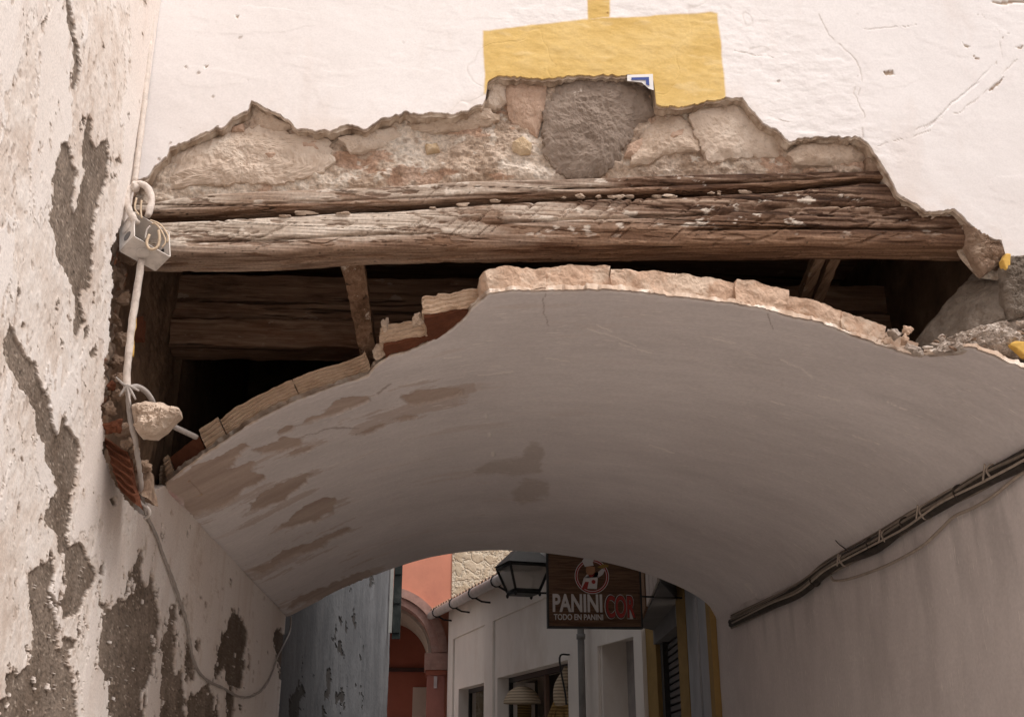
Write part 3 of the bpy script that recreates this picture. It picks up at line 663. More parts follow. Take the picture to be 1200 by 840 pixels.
def facade():
    bp = atY([p[0] for p in BREAK], [p[1] for p in BREAK], YF)
    bx = np.maximum.accumulate(bp[:, 0]+np.arange(len(bp))*1e-5)
    xs = np.concatenate([np.linspace(XL+0.001, 1.86, 880), np.linspace(1.865, XR, 40), [XR+0.002, 2.4, 3.0, 3.8]])
    zb = np.interp(xs, bx, bp[:, 2])
    m = xs > 1.86; zb = np.where(m, bp[-1, 2], zb)
    jit = fbm(np.stack([xs*45, xs*0, xs*0], -1), 1, 5, 14)*0.011
    zb = np.where(m, zb, zb+jit)
    r = np.linspace(0, 1, 205)**1.12
    ztop = EYE+2.72
    pad = 26; mxz = np.array([zb[max(0, k-pad):k+pad+1].max() for k in range(len(xs))]); ker = np.hanning(41); ker /= ker.sum()
    zsm = np.convolve(np.pad(mxz, 20, mode='edge'), ker, mode='valid')+0.03
    r1 = np.linspace(0, 1, 62); r2 = np.linspace(0, 1, 150)[1:]
    Zg = np.concatenate([zb[:, None]+(zsm-zb)[:, None]*r1[None], zsm[:, None]+(ztop-zsm)[:, None]*r2[None]], 1); Zg = np.concatenate([Zg, np.full((len(xs), 1), 8.0)], 1)
    Xg = np.repeat(xs[:, None], Zg.shape[1], 1); P = np.stack([Xg, np.full(Xg.shape, YF), Zg], -1).reshape(-1, 3)
    px = proj(P); q = np.stack([px[:, 0], px[:, 1], px[:, 0]*0], -1)
    wv = px+np.stack([1.2*fbm(q, 0.06, 3, 3), 1.2*fbm(q, 0.06, 3, 9)], -1)
    oc = sdf_many(wv, OCHRE, 40); och = np.clip(0.5+oc/2.0, 0, 1)
    nb = fbm(P, 1.3, 4, 41); nm = fbm(P, 8, 4, 42); nf = fbm(P*np.array([0.6, 1, 1]), 55, 3, 43); rough = smooth(-0.05, 0.35, fbm(P, 1.6, 4, 44)+0.25*smooth(0.8, 1.7, P[:, 0]))
    h = 0.010*nb+0.0016*nm+0.0022*rough*fbm(P*np.array([0.7, 1, 1.2]), 24, 4, 45)+0.0006*(0.4+rough)*nf+0.0006*smooth(0.1, 0.2, fbm(P*np.array([0.6, 1, 1.3]), 5, 5, 46))
    # two long scars high on the right, and chips along the break
    sc = sdf_many(px+np.stack([2*fbm(q, 0.1, 3, 4), 2*fbm(q, 0.1, 3, 6)], -1), [[(1158,108),(1166,100),(1176,92),(1173,97),(1163,106)], [(1128,52),(1136,55),(1133,57)], [(1140,66),(1146,70),(1142,70)], [(1035,85),(1046,83),(1048,88),(1038,89)], [(1160,4),(1175,2),(1198,3),(1180,7)], [(1190,56),(1198,54),(1197,58)], [(239,77),(243,77),(241,80)], [(276,18),(280,18),(278,22)]], 10)
    h = h-0.006*smooth(-1.0, 1.0, sc)
    crack = np.abs(px[:, 0]-1085-(150-px[:, 1])*1.15-10*fbm(q, 0.04, 5, 51))
    up = smooth(1078, 1095, px[:, 0])*smooth(70, 100, px[:, 1])*smooth(158, 148, px[:, 1])
    h = h-0.004*np.exp(-(crack/1.6)**2)*up
    dz = (Zg-zb[:, None]).ravel(); bro = np.zeros(len(P))
    lay = 0.006+0.028*np.clip(fbm(np.stack([P[:, 0]*7, P[:, 0]*0, P[:, 0]*0], -1), 1, 4, 88)-0.02, 0, 1)*smooth(0.45, -0.2, P[:, 0])
    inner = dz < lay+0.004*fbm(P, 60, 2, 3)
    bro = np.where(inner & (P[:, 0] < 1.86), 1.0, np.where(sc > 0, 1.0, 0.0)); h = h-np.where(inner & (P[:, 0] < 1.86), 0.010, 0)
    cr = np.abs(fbm(P, 1.15, 5, 47)); gate = smooth(0.08, 0.2, fbm(P, 1.4, 3, 48)); hair = (1-smooth(0.0, 0.007, cr))*gate
    cl_ = polyline(px+np.stack([3.0*fbm(q, 0.09, 4, 61), 3.0*fbm(q, 0.09, 4, 62)], -1), [[(960,20),(970,42),(990,58),(1008,80),(1010,100),(1005,112)], [(1075,152),(1100,140),(1130,128),(1150,112),(1168,98),(1190,70)], [(860,60),(885,65),(905,68)], [(1020,175),(1050,165),(1090,155)], [(1150,20),(1170,40),(1175,70)], [(1010,163),(1013,135),(1000,110),(1004,90)], [(1012,35),(1072,31)], [(880,150),(905,140),(940,145)]])
    hair = np.maximum(hair*0.5, (1-smooth(0.3, 1.3, cl_))*smooth(-0.35, 0.1, fbm(q, 0.08, 3, 63)))
    h = h-0.0016*hair
    spk = smooth(0.86, 0.91, rnoise(P*42, 49))*smooth(0.0, 0.3, fbm(P, 3, 3, 50)); h = h-0.002*spk
    h = h*np.clip((8-P[:, 2]), 0, 1)
    col = cramp(nb, [(-0.5, (0.775, 0.73, 0.715)), (0.0, (0.825, 0.79, 0.78)), (0.5, (0.84, 0.805, 0.795))])
    col = cmix(smooth(0.1, 0.5, fbm(P*np.array([1, 1, 0.4]), 5, 5, 53, 0.6))*0.32, col, (0.69, 0.60, 0.55)); col = cmix(smooth(0.75, 1.7, P[:, 0])*0.22, col, (0.70, 0.67, 0.68))  # right side tinted greyer: its slight shading put into the colour
    col = cmix(smooth(0.10, 0.0, dz)*0.25*smooth(-0.1, 0.3, nm), col, (0.66, 0.55, 0.47))
    col = cmix(hair*0.34, col, (0.50, 0.42, 0.37)); col = cmix(spk*0.75, col, (0.36, 0.28, 0.23))
    yc = cramp(nm+0.6*nf, [(-0.7, (0.645, 0.44, 0.15)), (0.0, (0.70, 0.495, 0.19)), (0.7, (0.735, 0.54, 0.235))])
    yc = cmix(smooth(0.3, 0.5, fbm(P*np.array([0.3, 1, 1]), 40, 3, 54))*0.35, yc, (0.76, 0.60, 0.34)); yc = cmix(spk*0.7, yc, (0.4, 0.25, 0.1))
    col = cmix(och, col, yc)
    secn = fbm(P, 30, 4, 55); sec = cramp(secn, [(-0.5, (0.26, 0.185, 0.135)), (0.0, (0.47, 0.37, 0.29)), (0.5, (0.65, 0.56, 0.47))])
    col = cmix(bro, col, sec)
    P[:, 1] -= h
    nz = Zg.shape[1]; F = grid_faces(len(xs), nz).tolist()
    fr = np.arange(len(xs))*nz; rows = [fr]
    V = [P]; off = len(P); prev = fr
    for k, (dy, dzz) in enumerate([(0.014, 0.004), (0.03, 0.0), (0.055, 0.006), (0.12, 0.012)]):
        e = P[fr]+np.array([0, dy, dzz])+np.stack([X_*0 if s == 0 else fbm(P[fr]+k*0.31, 38, 4, s+k)*0.009 for s, X_ in ((0, xs), (7, xs), (9, xs))], -1)
        V.append(e); cur = np.arange(off, off+len(xs)); off += len(xs)
        for j in range(len(xs)-1): F.append((int(prev[j]), int(prev[j+1]), int(cur[j+1]), int(cur[j]))[::-1])
        prev = cur
    ex = 4*len(xs)
    xj = np.concatenate([np.linspace(1.87, XR, 24), [XR+0.002, 2.4, 3.0, 3.8]]); nj = len(xj); zl = np.where(xj <= XR, vz(xj)-0.01, -0.1)
    jv = [(x, YF+0.003, z_) for x, z_ in zip(xj, zl)]+[(x, YF+0.003, bp[-1, 2]+0.02) for x in xj]
    mesh_obj('jamb_plaster', jv, [(k, k+1, nj+k+1, nj+k) for k in range(nj-1)], M_FAC, HOUSE, {'col': np.tile([[0.81, 0.77, 0.75]], (2*nj, 1))}, smooth_sh=False)
    E_ = np.vstack(V[1:]); ec = cramp(fbm(E_, 34, 4, 56), [(-0.5, (0.24, 0.17, 0.12)), (0.0, (0.46, 0.36, 0.28)), (0.5, (0.64, 0.55, 0.465))])
    mesh_obj('facade_plaster', np.vstack(V), F, M_FAC, HOUSE, {'col': np.vstack([col, ec])}, smooth_sh=False)
facade()

# ---- rubble core above the lintel
def frY(Y):
    def f(x, y):
        b = atY(x, y, np.full(np.shape(x), Y)); n = np.zeros_like(b); n[:, 1] = -1; return b, n
    return f
def rubble():
    xs = np.linspace(atY(160, 200, YF+0.05)[0], atY(1192, 280, YF+0.05)[0], 560)
    bp = atY([p[0] for p in BREAK], [p[1] for p in BREAK], YF); top = np.interp(xs, bp[:, 0], bp[:, 2])+0.07
    lo = atY([160, 240, 400, 550, 640, 800, 1010, 1075, 1115, 1130, 1150, 1200], [242, 231, 225, 216, 214, 208, 203, 230, 268, 300, 322, 330], YF+0.05); bot = np.interp(xs, lo[:, 0], lo[:, 2])
    r = np.linspace(0, 1, 190); Zg = bot[:, None]+(top-bot)[:, None]*r[None]; Xg = np.repeat(xs[:, None], 190, 1)
    P = np.stack([Xg, np.full(Xg.shape, YF+0.062), Zg], -1).reshape(-1, 3)
    low = smooth(0.0, 0.12, np.tile(r, 560))
    a = fbm(P, 5.5, 5, 101, 0.55); c = np.abs(fbm(P*np.array([0.7, 1, 1.3]), 8, 4, 140)); e = fbm(P, 40, 3, 131); k_ = 0.3-np.abs(fbm(P, 22, 5, 171, 0.6)); lay_ = fbm(P*np.array([0.25, 1, 1]), 16, 4, 181)
    P0 = P.copy()
    P[:, 1] -= (0.026*a+0.022*(0.25-c)+0.008*e+0.012*k_+0.006*np.sign(lay_)*np.abs(lay_)**0.5)*(0.25+0.75*low)-0.012*(1-low)
    col = cramp(fbm(P0, 8, 5, 191, 0.6), [(-0.5, (0.36, 0.265, 0.195)), (-0.1, (0.53, 0.42, 0.335)), (0.15, (0.62, 0.52, 0.43)), (0.5, (0.70, 0.62, 0.54))])
    col = cmix(smooth(0.1, 0.4, fbm(P0, 3.2, 4, 192))*0.45, col, (0.52, 0.39, 0.30)); col = cmix(smooth(0.27, 0.35, fbm(P0*np.array([0.7, 1, 1.5]), 11, 4, 193))*0.55, col, (0.42, 0.235, 0.15))
    col = cmix(smooth(0.25, 0.5, fbm(P0, 46, 3, 194))*0.5, col, (0.26, 0.18, 0.13)); col = cmix(smooth(0.3, 0.42, fbm(P0, 30, 4, 195))*0.7, col, (0.72, 0.65, 0.57))
    core = mesh_obj('rubble_core', P, grid_faces(560, 190)[:, ::-1], M_RUB, HOUSE, {'col': col}, smooth_sh=False)
    F = frY(YF+0.058)
    def st(poly, th, m, seed, name='stone', **k):
        k['amp'] = k.get('amp', 0.006)*0.6+0.005; k['prof'] = 4; k['jit'] = 0.16; k.setdefault('scale', 26)
        k['tilt'] = (random.uniform(-0.008, 0.008), random.uniform(-0.010, 0.010)); k.setdefault('nang', 110); k.setdefault('rings', 18)
        return slab(name, poly, F, th*(0.66 if m is M_DARKLUMP else 0.46), m, core, seed=seed, **k)
    st([(640,130),(652,103),(690,93),(735,92),(764,106),(767,135),(740,158),(728,185),(710,205),(680,211),(652,204),(638,180),(635,150)], 0.062, M_DARKLUMP, 1, 'cement_lump', amp=0.012, rings=26, nang=170, prof=5)
    st([(594,97),(640,96),(638,135),(630,160),(600,142),(592,120)], 0.040, M_BRICKORANGE, 2, 'brick', amp=0.010)
    st([(574,97),(592,95),(594,122),(580,131),(562,130),(570,118)], 0.05, M_PALESTONE, 3)
    st([(805,132),(830,124),(862,119),(872,120),(890,145),(926,170),(912,184),(870,186),(830,192),(818,172)], 0.056, M_PALESTONE, 4, amp=0.005, rings=22, nang=140, prof=7)
    st([(922,184),(934,172),(975,168),(1012,168),(1020,184),(1002,192),(960,196),(930,195)], 0.054, M_BUFF, 5, amp=0.007, rings=18, nang=120, tilt=(0, -0.012))
    st([(1012,190),(1030,187),(1042,205),(1036,216),(1014,206)], 0.052, M_CAVROCK, 6)
    st([(780,158),(806,150),(800,163),(785,167)], 0.046, M_BRICKORANGE, 7, 'brick', amp=0.004)
    st([(735,172),(752,163),(760,170),(745,186),(730,186)], 0.044, M_BRICKORANGE, 8, 'brick', amp=0.004)
    st([(770,135),(800,132),(814,155),(818,178),(780,182),(755,196),(735,196),(748,165)], 0.036, M_BUFF, 9, amp=0.012)
    st([(215,170),(255,156),(300,150),(345,158),(390,168),(384,200),(330,214),(250,216),(200,220),(183,212)], 0.042, M_PALESTONE, 10, amp=0.014, rings=22, nang=150)
    st([(288,128),(296,120),(322,140),(345,152),(325,160),(300,150)], 0.046, M_BUFF, 11, amp=0.010)
    st([(268,152),(288,149),(287,157),(270,158)], 0.050, M_BRICKORANGE, 12, 'brick', amp=0.003)
    st([(310,184),(336,178),(336,190),(315,191)], 0.046, M_BRICKORANGE, 13, 'brick', amp=0.004)
    st([(350,168),(378,166),(376,180),(352,178)], 0.046, M_BRICKORANGE, 14, 'brick', amp=0.005)
    st([(498,172),(512,168),(516,178),(500,182)], 0.044, M_OCHRESTONE, 16, amp=0.006)
    st([(600,168),(612,163),(622,170),(622,181),(610,183),(601,178)], 0.050, M_OCHRESTONE, 19, amp=0.006)
    st([(478,138),(534,139),(556,133),(576,130),(590,142),(560,152),(500,156),(474,150)], 0.044, M_BUFF, 20, amp=0.012, rings=18, nang=120)
    st([(400,166),(430,156),(460,150),(474,158),(450,172),(410,182)], 0.040, M_PALESTONE, 21, amp=0.012)
    slab('stone', [(1126,258),(1140,266),(1156,279),(1181,287),(1179,304),(1166,314),(1152,324),(1141,310),(1131,288)], frY(3.035), 0.030, M_CAVROCK, core, amp=0.022, scale=26, seed=24, nang=130, prof=6)
    # blue and white glazed tile let into the ochre band, its lower left corner broken off
    tb = MB('glazed_tile', 0.25, 0.5); tm = tb.done((0.78, 0.76, 0.74)); bb = MB('blue_glaze', 0.25, 0.5); bl = bb.done((0.03, 0.06, 0.26))
    pw = lambda x, y, Y: tuple(atY(x, y, Y))
    def prism(name, poly, y0, y1, m, par):
        n = len(poly); V = [pw(x, y, y0) for x, y in poly]+[pw(x, y, y1) for x, y in poly]
        return mesh_obj(name, V, [tuple(range(n))[::-1], tuple(range(n, 2*n))]+[(k, (k+1) % n, n+(k+1) % n, n+k) for k in range(n)], m, par, smooth_sh=False)
    tl = prism('tile', [(735,88),(765,87),(766,106),(760,104),(752,97),(735,95)], YF-0.016, YF+0.03, tm, core)
    prism('blue_border', [(740,91),(760.5,90.5),(761,101),(757,99),(757,94),(740,94)], YF-0.0185, YF-0.015, bl, core)
    return core
CORE = rubble()

# ---- haunch and pier at the right of the hole
def haunch():
    h = thing_part('spandrel')
    def pl(A, B, Cc):
        A, B, Cc = np.array(A), np.array(B), np.array(Cc); n = np.cross(B-A, Cc-A); n /= np.linalg.norm(n)
        if n[1] > 0: n = -n
        def f(x, y):
            b = onplane(np.asarray(x, float), np.asarray(y, float), A, n); return b, np.repeat(n[None], len(b), 0)
        return f
    P1 = pl(atY(1150, 312, 3.16), atY(1072, 398, 3.26), atY(1175, 372, 3.0))
    slab('mortar_slope', [(1150,312),(1168,304),(1178,300),(1180,335),(1176,372),(1150,384),(1120,397),(1090,412),(1072,402),(1085,384),(1118,347)], P1, 0.010, M_GREYMORT, h, amp=0.010, scale=22, seed=3, rings=24, nang=150, prof=8, jit=0.02)
    slab('stone', [(1173,312),(1182,301),(1204,300),(1232,305),(1234,376),(1205,372),(1182,376),(1174,352)], frY(3.0), 0.022, M_PIER, h, amp=0.016, scale=40, seed=5, nang=150, prof=10)
    slab('broken_plaster', [(1088,416),(1108,396),(1135,387),(1160,380),(1190,374),(1240,368),(1240,432),(1205,421),(1170,414),(1150,411),(1120,414)], frY(3.0), 0.016, M_WHITERUB, h, amp=0.026, scale=34, seed=9, rings=30, nang=220, prof=3, jit=0.06)
    rs = random.Random(12)
    for k in range(34):
        x = rs.uniform(1084, 1206); yb = np.interp(x, [1084, 1110, 1150, 1206], [414, 411, 404, 404]); yt = np.interp(x, [1084, 1110, 1150, 1206], [404, 393, 381, 374])
        s_ = rs.uniform(0.006, 0.020); rock('plaster_crumb', atY(x, rs.uniform(yt, yb), 2.992), (s_*rs.uniform(0.8, 1.6), s_*0.6, s_*rs.uniform(0.5, 0.9)), (M_WHITERUB, M_PALESTONE, M_CAVROCK, M_WHITERUB)[k % 4], h, 60+k, 0.5, 3, 2.6, 0.35)
    oc = mat_plain('ochre_paint_scrap', (0.60, 0.37, 0.09), 0.9)
    slab('ochre_paint_scrap', [(1183,404),(1190,400),(1215,402),(1215,420),(1200,417),(1192,409)], frY(2.972), 0.004, oc, h, amp=0.003, prof=12, jit=0.2, seed=4, rings=6, nang=50)
    slab('ochre_paint_scrap', [(1174,305),(1178,297),(1184,298),(1183,316),(1178,318)], frY(2.983), 0.006, oc, h, amp=0.003, prof=12, jit=0.2, seed=8, rings=6, nang=40)
    # solid wall behind, closing the space over the vault
    xw = 1.86
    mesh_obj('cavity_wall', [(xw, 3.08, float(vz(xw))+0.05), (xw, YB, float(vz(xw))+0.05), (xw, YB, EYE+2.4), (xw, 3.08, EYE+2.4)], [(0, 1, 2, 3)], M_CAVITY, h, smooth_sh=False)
haunch()

# ---- timber lintel
def beam(name, x0, x1, top_px, bot_px, Y0, Y1, m, seed, nx=620, nr=110, chops=(), cracks=(), ybot=None):
    xs = np.linspace(x0, x1, nx)
    T = atY([p[0] for p in top_px], [p[1] for p in top_px], Y0+0.005); B = atY([p[0] for p in bot_px], [p[1] for p in bot_px], (Y1-0.02) if ybot is None else ybot)
    zt = np.interp(xs, T[:, 0], T[:, 2]); zb = np.interp(xs, B[:, 0], B[:, 2])
    a = np.linspace(0, 2*pi, 40001); ex = 2/9.0
    cy = np.sign(np.cos(a))*np.abs(np.cos(a))**ex; cz = np.sign(np.sin(a))*np.abs(np.sin(a))**ex
    L_ = np.concatenate([[0], np.cumsum(np.hypot(np.diff(cy)*(Y1-Y0)/2, np.diff(cz)*float((zt-zb).mean())/2))]); t_ = np.linspace(0, L_[-1], nr, endpoint=False)
    cy = np.interp(t_, L_, cy); cz = np.interp(t_, L_, cz)
    Xg = np.repeat(xs[:, None], nr, 1); Yg = (Y0+Y1)/2+(Y1-Y0)/2*np.repeat(cy[None], nx, 0)
    Zg = (zt+zb)[:, None]/2+(zt-zb)[:, None]/2*cz[None]
    P = np.stack([Xg, Yg, Zg], -1).reshape(-1, 3)
    n = np.stack([np.zeros(nx*nr), np.tile(cy, nx), np.tile(cz, nx)], -1); n /= np.linalg.norm(n, axis=1)[:, None]
    Pn = P.copy(); fib = fbm(Pn*np.array([0.035, 1, 1]), 150, 3, seed+1); med = fbm(Pn*np.array([0.05, 1, 1]), 40, 4, seed+2); big = fbm(Pn*np.array([0.25, 1, 1]), 7, 4, seed+3); chip = fbm(Pn*np.array([0.22, 1, 1]), 34, 4, seed+4, 0.6)
    shake = np.abs(fbm(Pn*np.array([0.03, 1, 1]), 17, 3, seed+5)); sg = smooth(-0.05, 0.15, fbm(Pn*np.array([0.3, 1, 1]), 6, 3, seed+6)); sh = (1-smooth(0.0, 0.03, shake))*sg
    h = 0.0024*med+0.0020*fib+0.0045*big-0.008*sh-0.0035*smooth(0.15, 0.2, chip)
    px = proj(P); front = np.clip(-n[:, 1]*1.6, 0, 1)
    for (xa, ya, xb, yb, dep, wid) in chops:
        p0 = np.array([xa, ya]); e = np.array([xb-xa, yb-ya]); v = px-p0; t = np.clip((v@e)/(e@e), 0, 1)
        dd = np.linalg.norm(v-t[:, None]*e, axis=1); h = h-dep*np.exp(-(dd/wid)**2)*front
    for pts, dep, wid in cracks:
        pts = np.array(pts, float); yy = np.interp(px[:, 0], pts[:, 0], pts[:, 1])+1.6*fbm(np.stack([px[:, 0]*0.03, px[:, 0]*0, px[:, 0]*0], -1), 1, 4, seed+70)
        on = smooth(pts[0, 0]-5, pts[0, 0]+25, px[:, 0])*smooth(pts[-1, 0]+5, pts[-1, 0]-25, px[:, 0])
        h = h-dep*np.exp(-((px[:, 1]-yy)/wid)**2)*on*front
    P = P+n*h[:, None]
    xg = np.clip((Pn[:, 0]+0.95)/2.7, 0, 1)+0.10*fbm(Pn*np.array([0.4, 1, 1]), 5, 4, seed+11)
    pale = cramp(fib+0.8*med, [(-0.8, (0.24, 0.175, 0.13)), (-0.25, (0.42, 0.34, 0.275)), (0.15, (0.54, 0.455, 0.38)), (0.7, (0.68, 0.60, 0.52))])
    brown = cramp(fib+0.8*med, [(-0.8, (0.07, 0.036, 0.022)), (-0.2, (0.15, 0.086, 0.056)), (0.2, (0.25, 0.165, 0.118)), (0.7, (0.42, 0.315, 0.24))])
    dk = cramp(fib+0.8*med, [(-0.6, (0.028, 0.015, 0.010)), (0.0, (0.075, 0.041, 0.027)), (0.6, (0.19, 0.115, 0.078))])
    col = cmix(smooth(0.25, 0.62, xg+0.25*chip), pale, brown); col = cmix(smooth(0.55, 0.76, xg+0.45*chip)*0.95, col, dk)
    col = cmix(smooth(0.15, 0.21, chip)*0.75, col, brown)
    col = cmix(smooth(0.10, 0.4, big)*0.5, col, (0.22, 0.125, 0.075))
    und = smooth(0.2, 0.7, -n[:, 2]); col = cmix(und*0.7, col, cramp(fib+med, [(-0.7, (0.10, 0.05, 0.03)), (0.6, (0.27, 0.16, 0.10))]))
    fl = smooth(0.34, 0.39, fbm(Pn*np.array([0.4, 1, 1]), 38, 5, seed+12, 0.62))*(1-und); col = cmix(fl*0.8, col, (0.68, 0.60, 0.52))
    col = cmix(sh*0.8, col, (0.035, 0.022, 0.015))
    worm = smooth(0.86, 0.9, rnoise(Pn*130, seed+13)); col = cmix(worm*0.8, col, (0.03, 0.02, 0.014))
    i = np.arange(nx*nr).reshape(nx, nr); j = np.roll(i, -1, 1)
    F = np.stack([i[:-1], j[:-1], j[1:], i[1:]], -1).reshape(-1, 4)[:, ::-1].tolist()
    F.append(tuple(int(v) for v in i[0])); F.append(tuple(int(v) for v in i[-1][::-1]))
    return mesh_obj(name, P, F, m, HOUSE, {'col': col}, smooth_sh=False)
def lintel():
    rs = random.Random(3); ch = []
    for k in range(46):
        x = rs.uniform(470, 830); y = rs.uniform(238, 282); L = rs.uniform(8, 24); ch.append((x, y, x+L*0.8, y-L*0.75, rs.uniform(0.003, 0.007), rs.uniform(0.9, 1.7)))
    for k in range(34):
        x = rs.uniform(200, 470); y = rs.uniform(262, 290); L = rs.uniform(6, 20); ch.append((x, y, x+L, y-L*rs.uniform(0.1, 0.6), rs.uniform(0.003, 0.006), rs.uniform(0.8, 1.6)))
    for k in range(50):
        x = rs.uniform(830, 1120); y = rs.uniform(228, 290); L = rs.uniform(5, 22); ch.append((x, y, x+L, y-L*rs.uniform(0.0, 0.9), rs.uniform(0.004, 0.009), rs.uniform(1.0, 2.6)))
    lo = beam('lintel_beam', XL+0.015, atY(1141, 290, 3.05)[0], [(180,260),(330,253),(480,246),(567,239),(667,233),(800,230),(900,224),(1013,214),(1060,216),(1150,221)], [(200,318),(330,316),(420,309),(640,306),(800,304),(1000,304),(1140,306)], 3.03, 3.165, M_BEAM, 5, 520, 300, chops=ch,
         cracks=[([(800,270),(900,268),(1130,268)], 0.020, 1.7), ([(560,262),(700,256),(860,250)], 0.010, 1.5), ([(205,284),(330,280),(520,272)], 0.010, 1.6), ([(860,244),(980,238),(1070,240)], 0.014, 1.8)])
    hi = beam('lintel_board', XL+0.01, atY(1075, 220, 3.05)[0], [(180,237),(240,227),(400,221),(550,212),(640,210),(800,204),(1010,199),(1075,196)], [(180,253),(330,247),(480,241),(567,236),(667,231),(800,228),(900,222),(1013,212),(1075,214)], 3.030, 3.25, M_BEAM, 25, nx=480, nr=200, ybot=3.05,
         chops=ch[:10], cracks=[([(185,244),(380,236),(640,226)], 0.008, 1.5), ([(640,222),(800,216),(1010,207)], 0.010, 1.7)])
    for k in range(22):
        x = rs.choice([rs.uniform(330, 560), rs.uniform(560, 900), rs.uniform(560, 900)])
        y = float(np.interp(x, [330, 480, 567, 667, 800, 900], [252, 245, 236, 231, 229, 223])); s_ = rs.uniform(0.006, 0.013)
        rock('mortar_crumb', atY(x, y+rs.uniform(-1, 2), 3.034), (s_*rs.uniform(1.2, 3.2), s_, s_*0.6), M_CHUNK, hi, 300+k, 0.4, 3, 2.2, 0.4)
lintel()

# ---- the dark space over the vault
def cavity():
    c = thing_part('cavity')
    ys = np.linspace(2.985, 4.05, 200); zs = np.linspace(EYE+0.72, EYE+2.05, 260); Yg, Zg = np.meshgrid(ys, zs, indexing='ij')
    P = np.stack([np.full(Yg.shape, XL-0.045), Yg, Zg], -1).reshape(-1, 3)
    fr = smooth(3.32, 3.02, P[:, 1])
    P[:, 0] += 0.022*fbm(P, 6, 5, 5)+fr*(0.05*fbm(P, 13, 5, 9, 0.6)+0.018)+0.004*fbm(P, 50, 3, 2)
    b = MB('cavity_side', 0.95, 0.1)
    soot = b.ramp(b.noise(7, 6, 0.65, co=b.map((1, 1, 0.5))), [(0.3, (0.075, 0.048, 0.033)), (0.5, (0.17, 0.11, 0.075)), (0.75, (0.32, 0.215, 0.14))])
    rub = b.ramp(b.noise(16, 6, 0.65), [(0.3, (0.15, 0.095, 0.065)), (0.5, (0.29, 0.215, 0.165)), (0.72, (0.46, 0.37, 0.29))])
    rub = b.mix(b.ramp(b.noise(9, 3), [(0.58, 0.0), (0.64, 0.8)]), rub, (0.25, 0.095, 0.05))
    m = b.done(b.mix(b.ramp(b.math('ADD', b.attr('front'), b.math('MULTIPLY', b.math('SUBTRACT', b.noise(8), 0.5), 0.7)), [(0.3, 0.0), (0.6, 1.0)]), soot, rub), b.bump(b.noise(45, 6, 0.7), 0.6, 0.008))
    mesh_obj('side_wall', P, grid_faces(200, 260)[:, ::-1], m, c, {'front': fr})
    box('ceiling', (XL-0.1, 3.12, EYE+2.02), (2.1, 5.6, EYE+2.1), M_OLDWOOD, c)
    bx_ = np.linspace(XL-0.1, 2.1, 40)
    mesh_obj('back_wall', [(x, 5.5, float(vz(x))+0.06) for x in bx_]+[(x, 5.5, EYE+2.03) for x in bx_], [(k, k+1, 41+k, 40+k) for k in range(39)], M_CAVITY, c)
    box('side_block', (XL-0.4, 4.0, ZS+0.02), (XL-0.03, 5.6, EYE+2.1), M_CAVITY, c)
    # old timbers crossing behind the lintel
    for k, (ya, yb, dy) in enumerate([(322, 353, 0.02), (357, 376, 0.0), (379, 410, -0.03)]):
        A0 = atY(219, ya, 3.88); A1 = atY(219, yb, 3.88); B0 = atY(560, ya+6, 3.88); B1 = atY(560, yb+5, 3.88)
        s0 = (B0[2]-A0[2])/(B0[0]-A0[0]); s1 = (B1[2]-A1[2])/(B1[0]-A1[0]); x0, x1 = A0[0]-0.05, 1.9
        def f(U, A0=A0, A1=A1, s0=s0, s1=s1, dy=dy):
            X = x0+(x1-x0)*U[:, 0]; zt = A0[2]+s0*(X-A0[0]); zb = A1[2]+s1*(X-A1[0])
            return np.stack([X, 3.86+dy+0.16*U[:, 1], zb+(zt-zb)*U[:, 2]], -1)
        rough_box('timber', f, M_OLDWOOD, c, (140, 8, 14), 0.012, 9, 90+k)
    def strut(p0, p1, w0, w1, th, m, seed):
        p0, p1 = np.array(p0), np.array(p1); d = p1-p0; sx = np.array([1.0, 0, 0]); sx = sx-d*(sx@d)/(d@d); sx /= np.linalg.norm(sx); ny_ = np.cross(d/np.linalg.norm(d), sx)
        def f(U):
            wd = w0+(w1-w0)*U[:, 2]; return p0+d*U[:, 2:]+sx*((U[:, :1]-0.5)*wd[:, None])+ny_*((U[:, 1:2]-0.5)*th)
        rough_box('strut', f, m, c, (14, 8, 60), 0.005, 22, seed)
    strut(atY(412, 296, 3.20), atY(434, 424, 3.62), 0.075, 0.050, 0.05, M_STRUT, 61)
    strut(atY(963, 290, 3.16), atY(942, 346, 3.55), 0.034, 0.040, 0.045, M_STRUTY, 62); strut(atY(981, 290, 3.16), atY(957, 350, 3.55), 0.034, 0.038, 0.045, M_STRUTY, 63)
    # rubble and broken bricks in the torn corner
    for k, (x, y, Y, s_) in enumerate([(128,478,3.03,0.026),(138,462,3.05,0.022),(134,498,3.04,0.030),(146,505,3.07,0.026),(140,445,3.06,0.024),(150,520,3.08,0.022),(130,452,3.02,0.018),(157,530,3.12,0.026),(136,425,3.06,0.028),(143,395,3.07,0.03),(141,350,3.07,0.036),(146,300,3.06,0.035),(137,375,3.05,0.02),(165,548,3.16,0.03)]):
        rock('rubble_stone', atY(x, y, Y), (s_, s_, s_*0.85), (M_CAVROCK, M_BRICKRED, M_CAVROCK)[(0, 0, 1, 0, 2, 0, 1, 0, 0, 2, 0, 0, 0, 0)[k]], c, 20+k, 0.55, 4, 2.4, 0.45)
    def quad(c4, Y, dep):
        A = [atY(x, y, Y) for x, y in c4]
        def f(U):
            p = (A[0]*((1-U[:, :1])*(1-U[:, 2:]))+A[1]*(U[:, :1]*(1-U[:, 2:]))+A[2]*(U[:, :1]*U[:, 2:])+A[3]*((1-U[:, :1])*U[:, 2:]))
            p = p.copy(); p[:, 1] += dep*U[:, 1]; return p
        return f
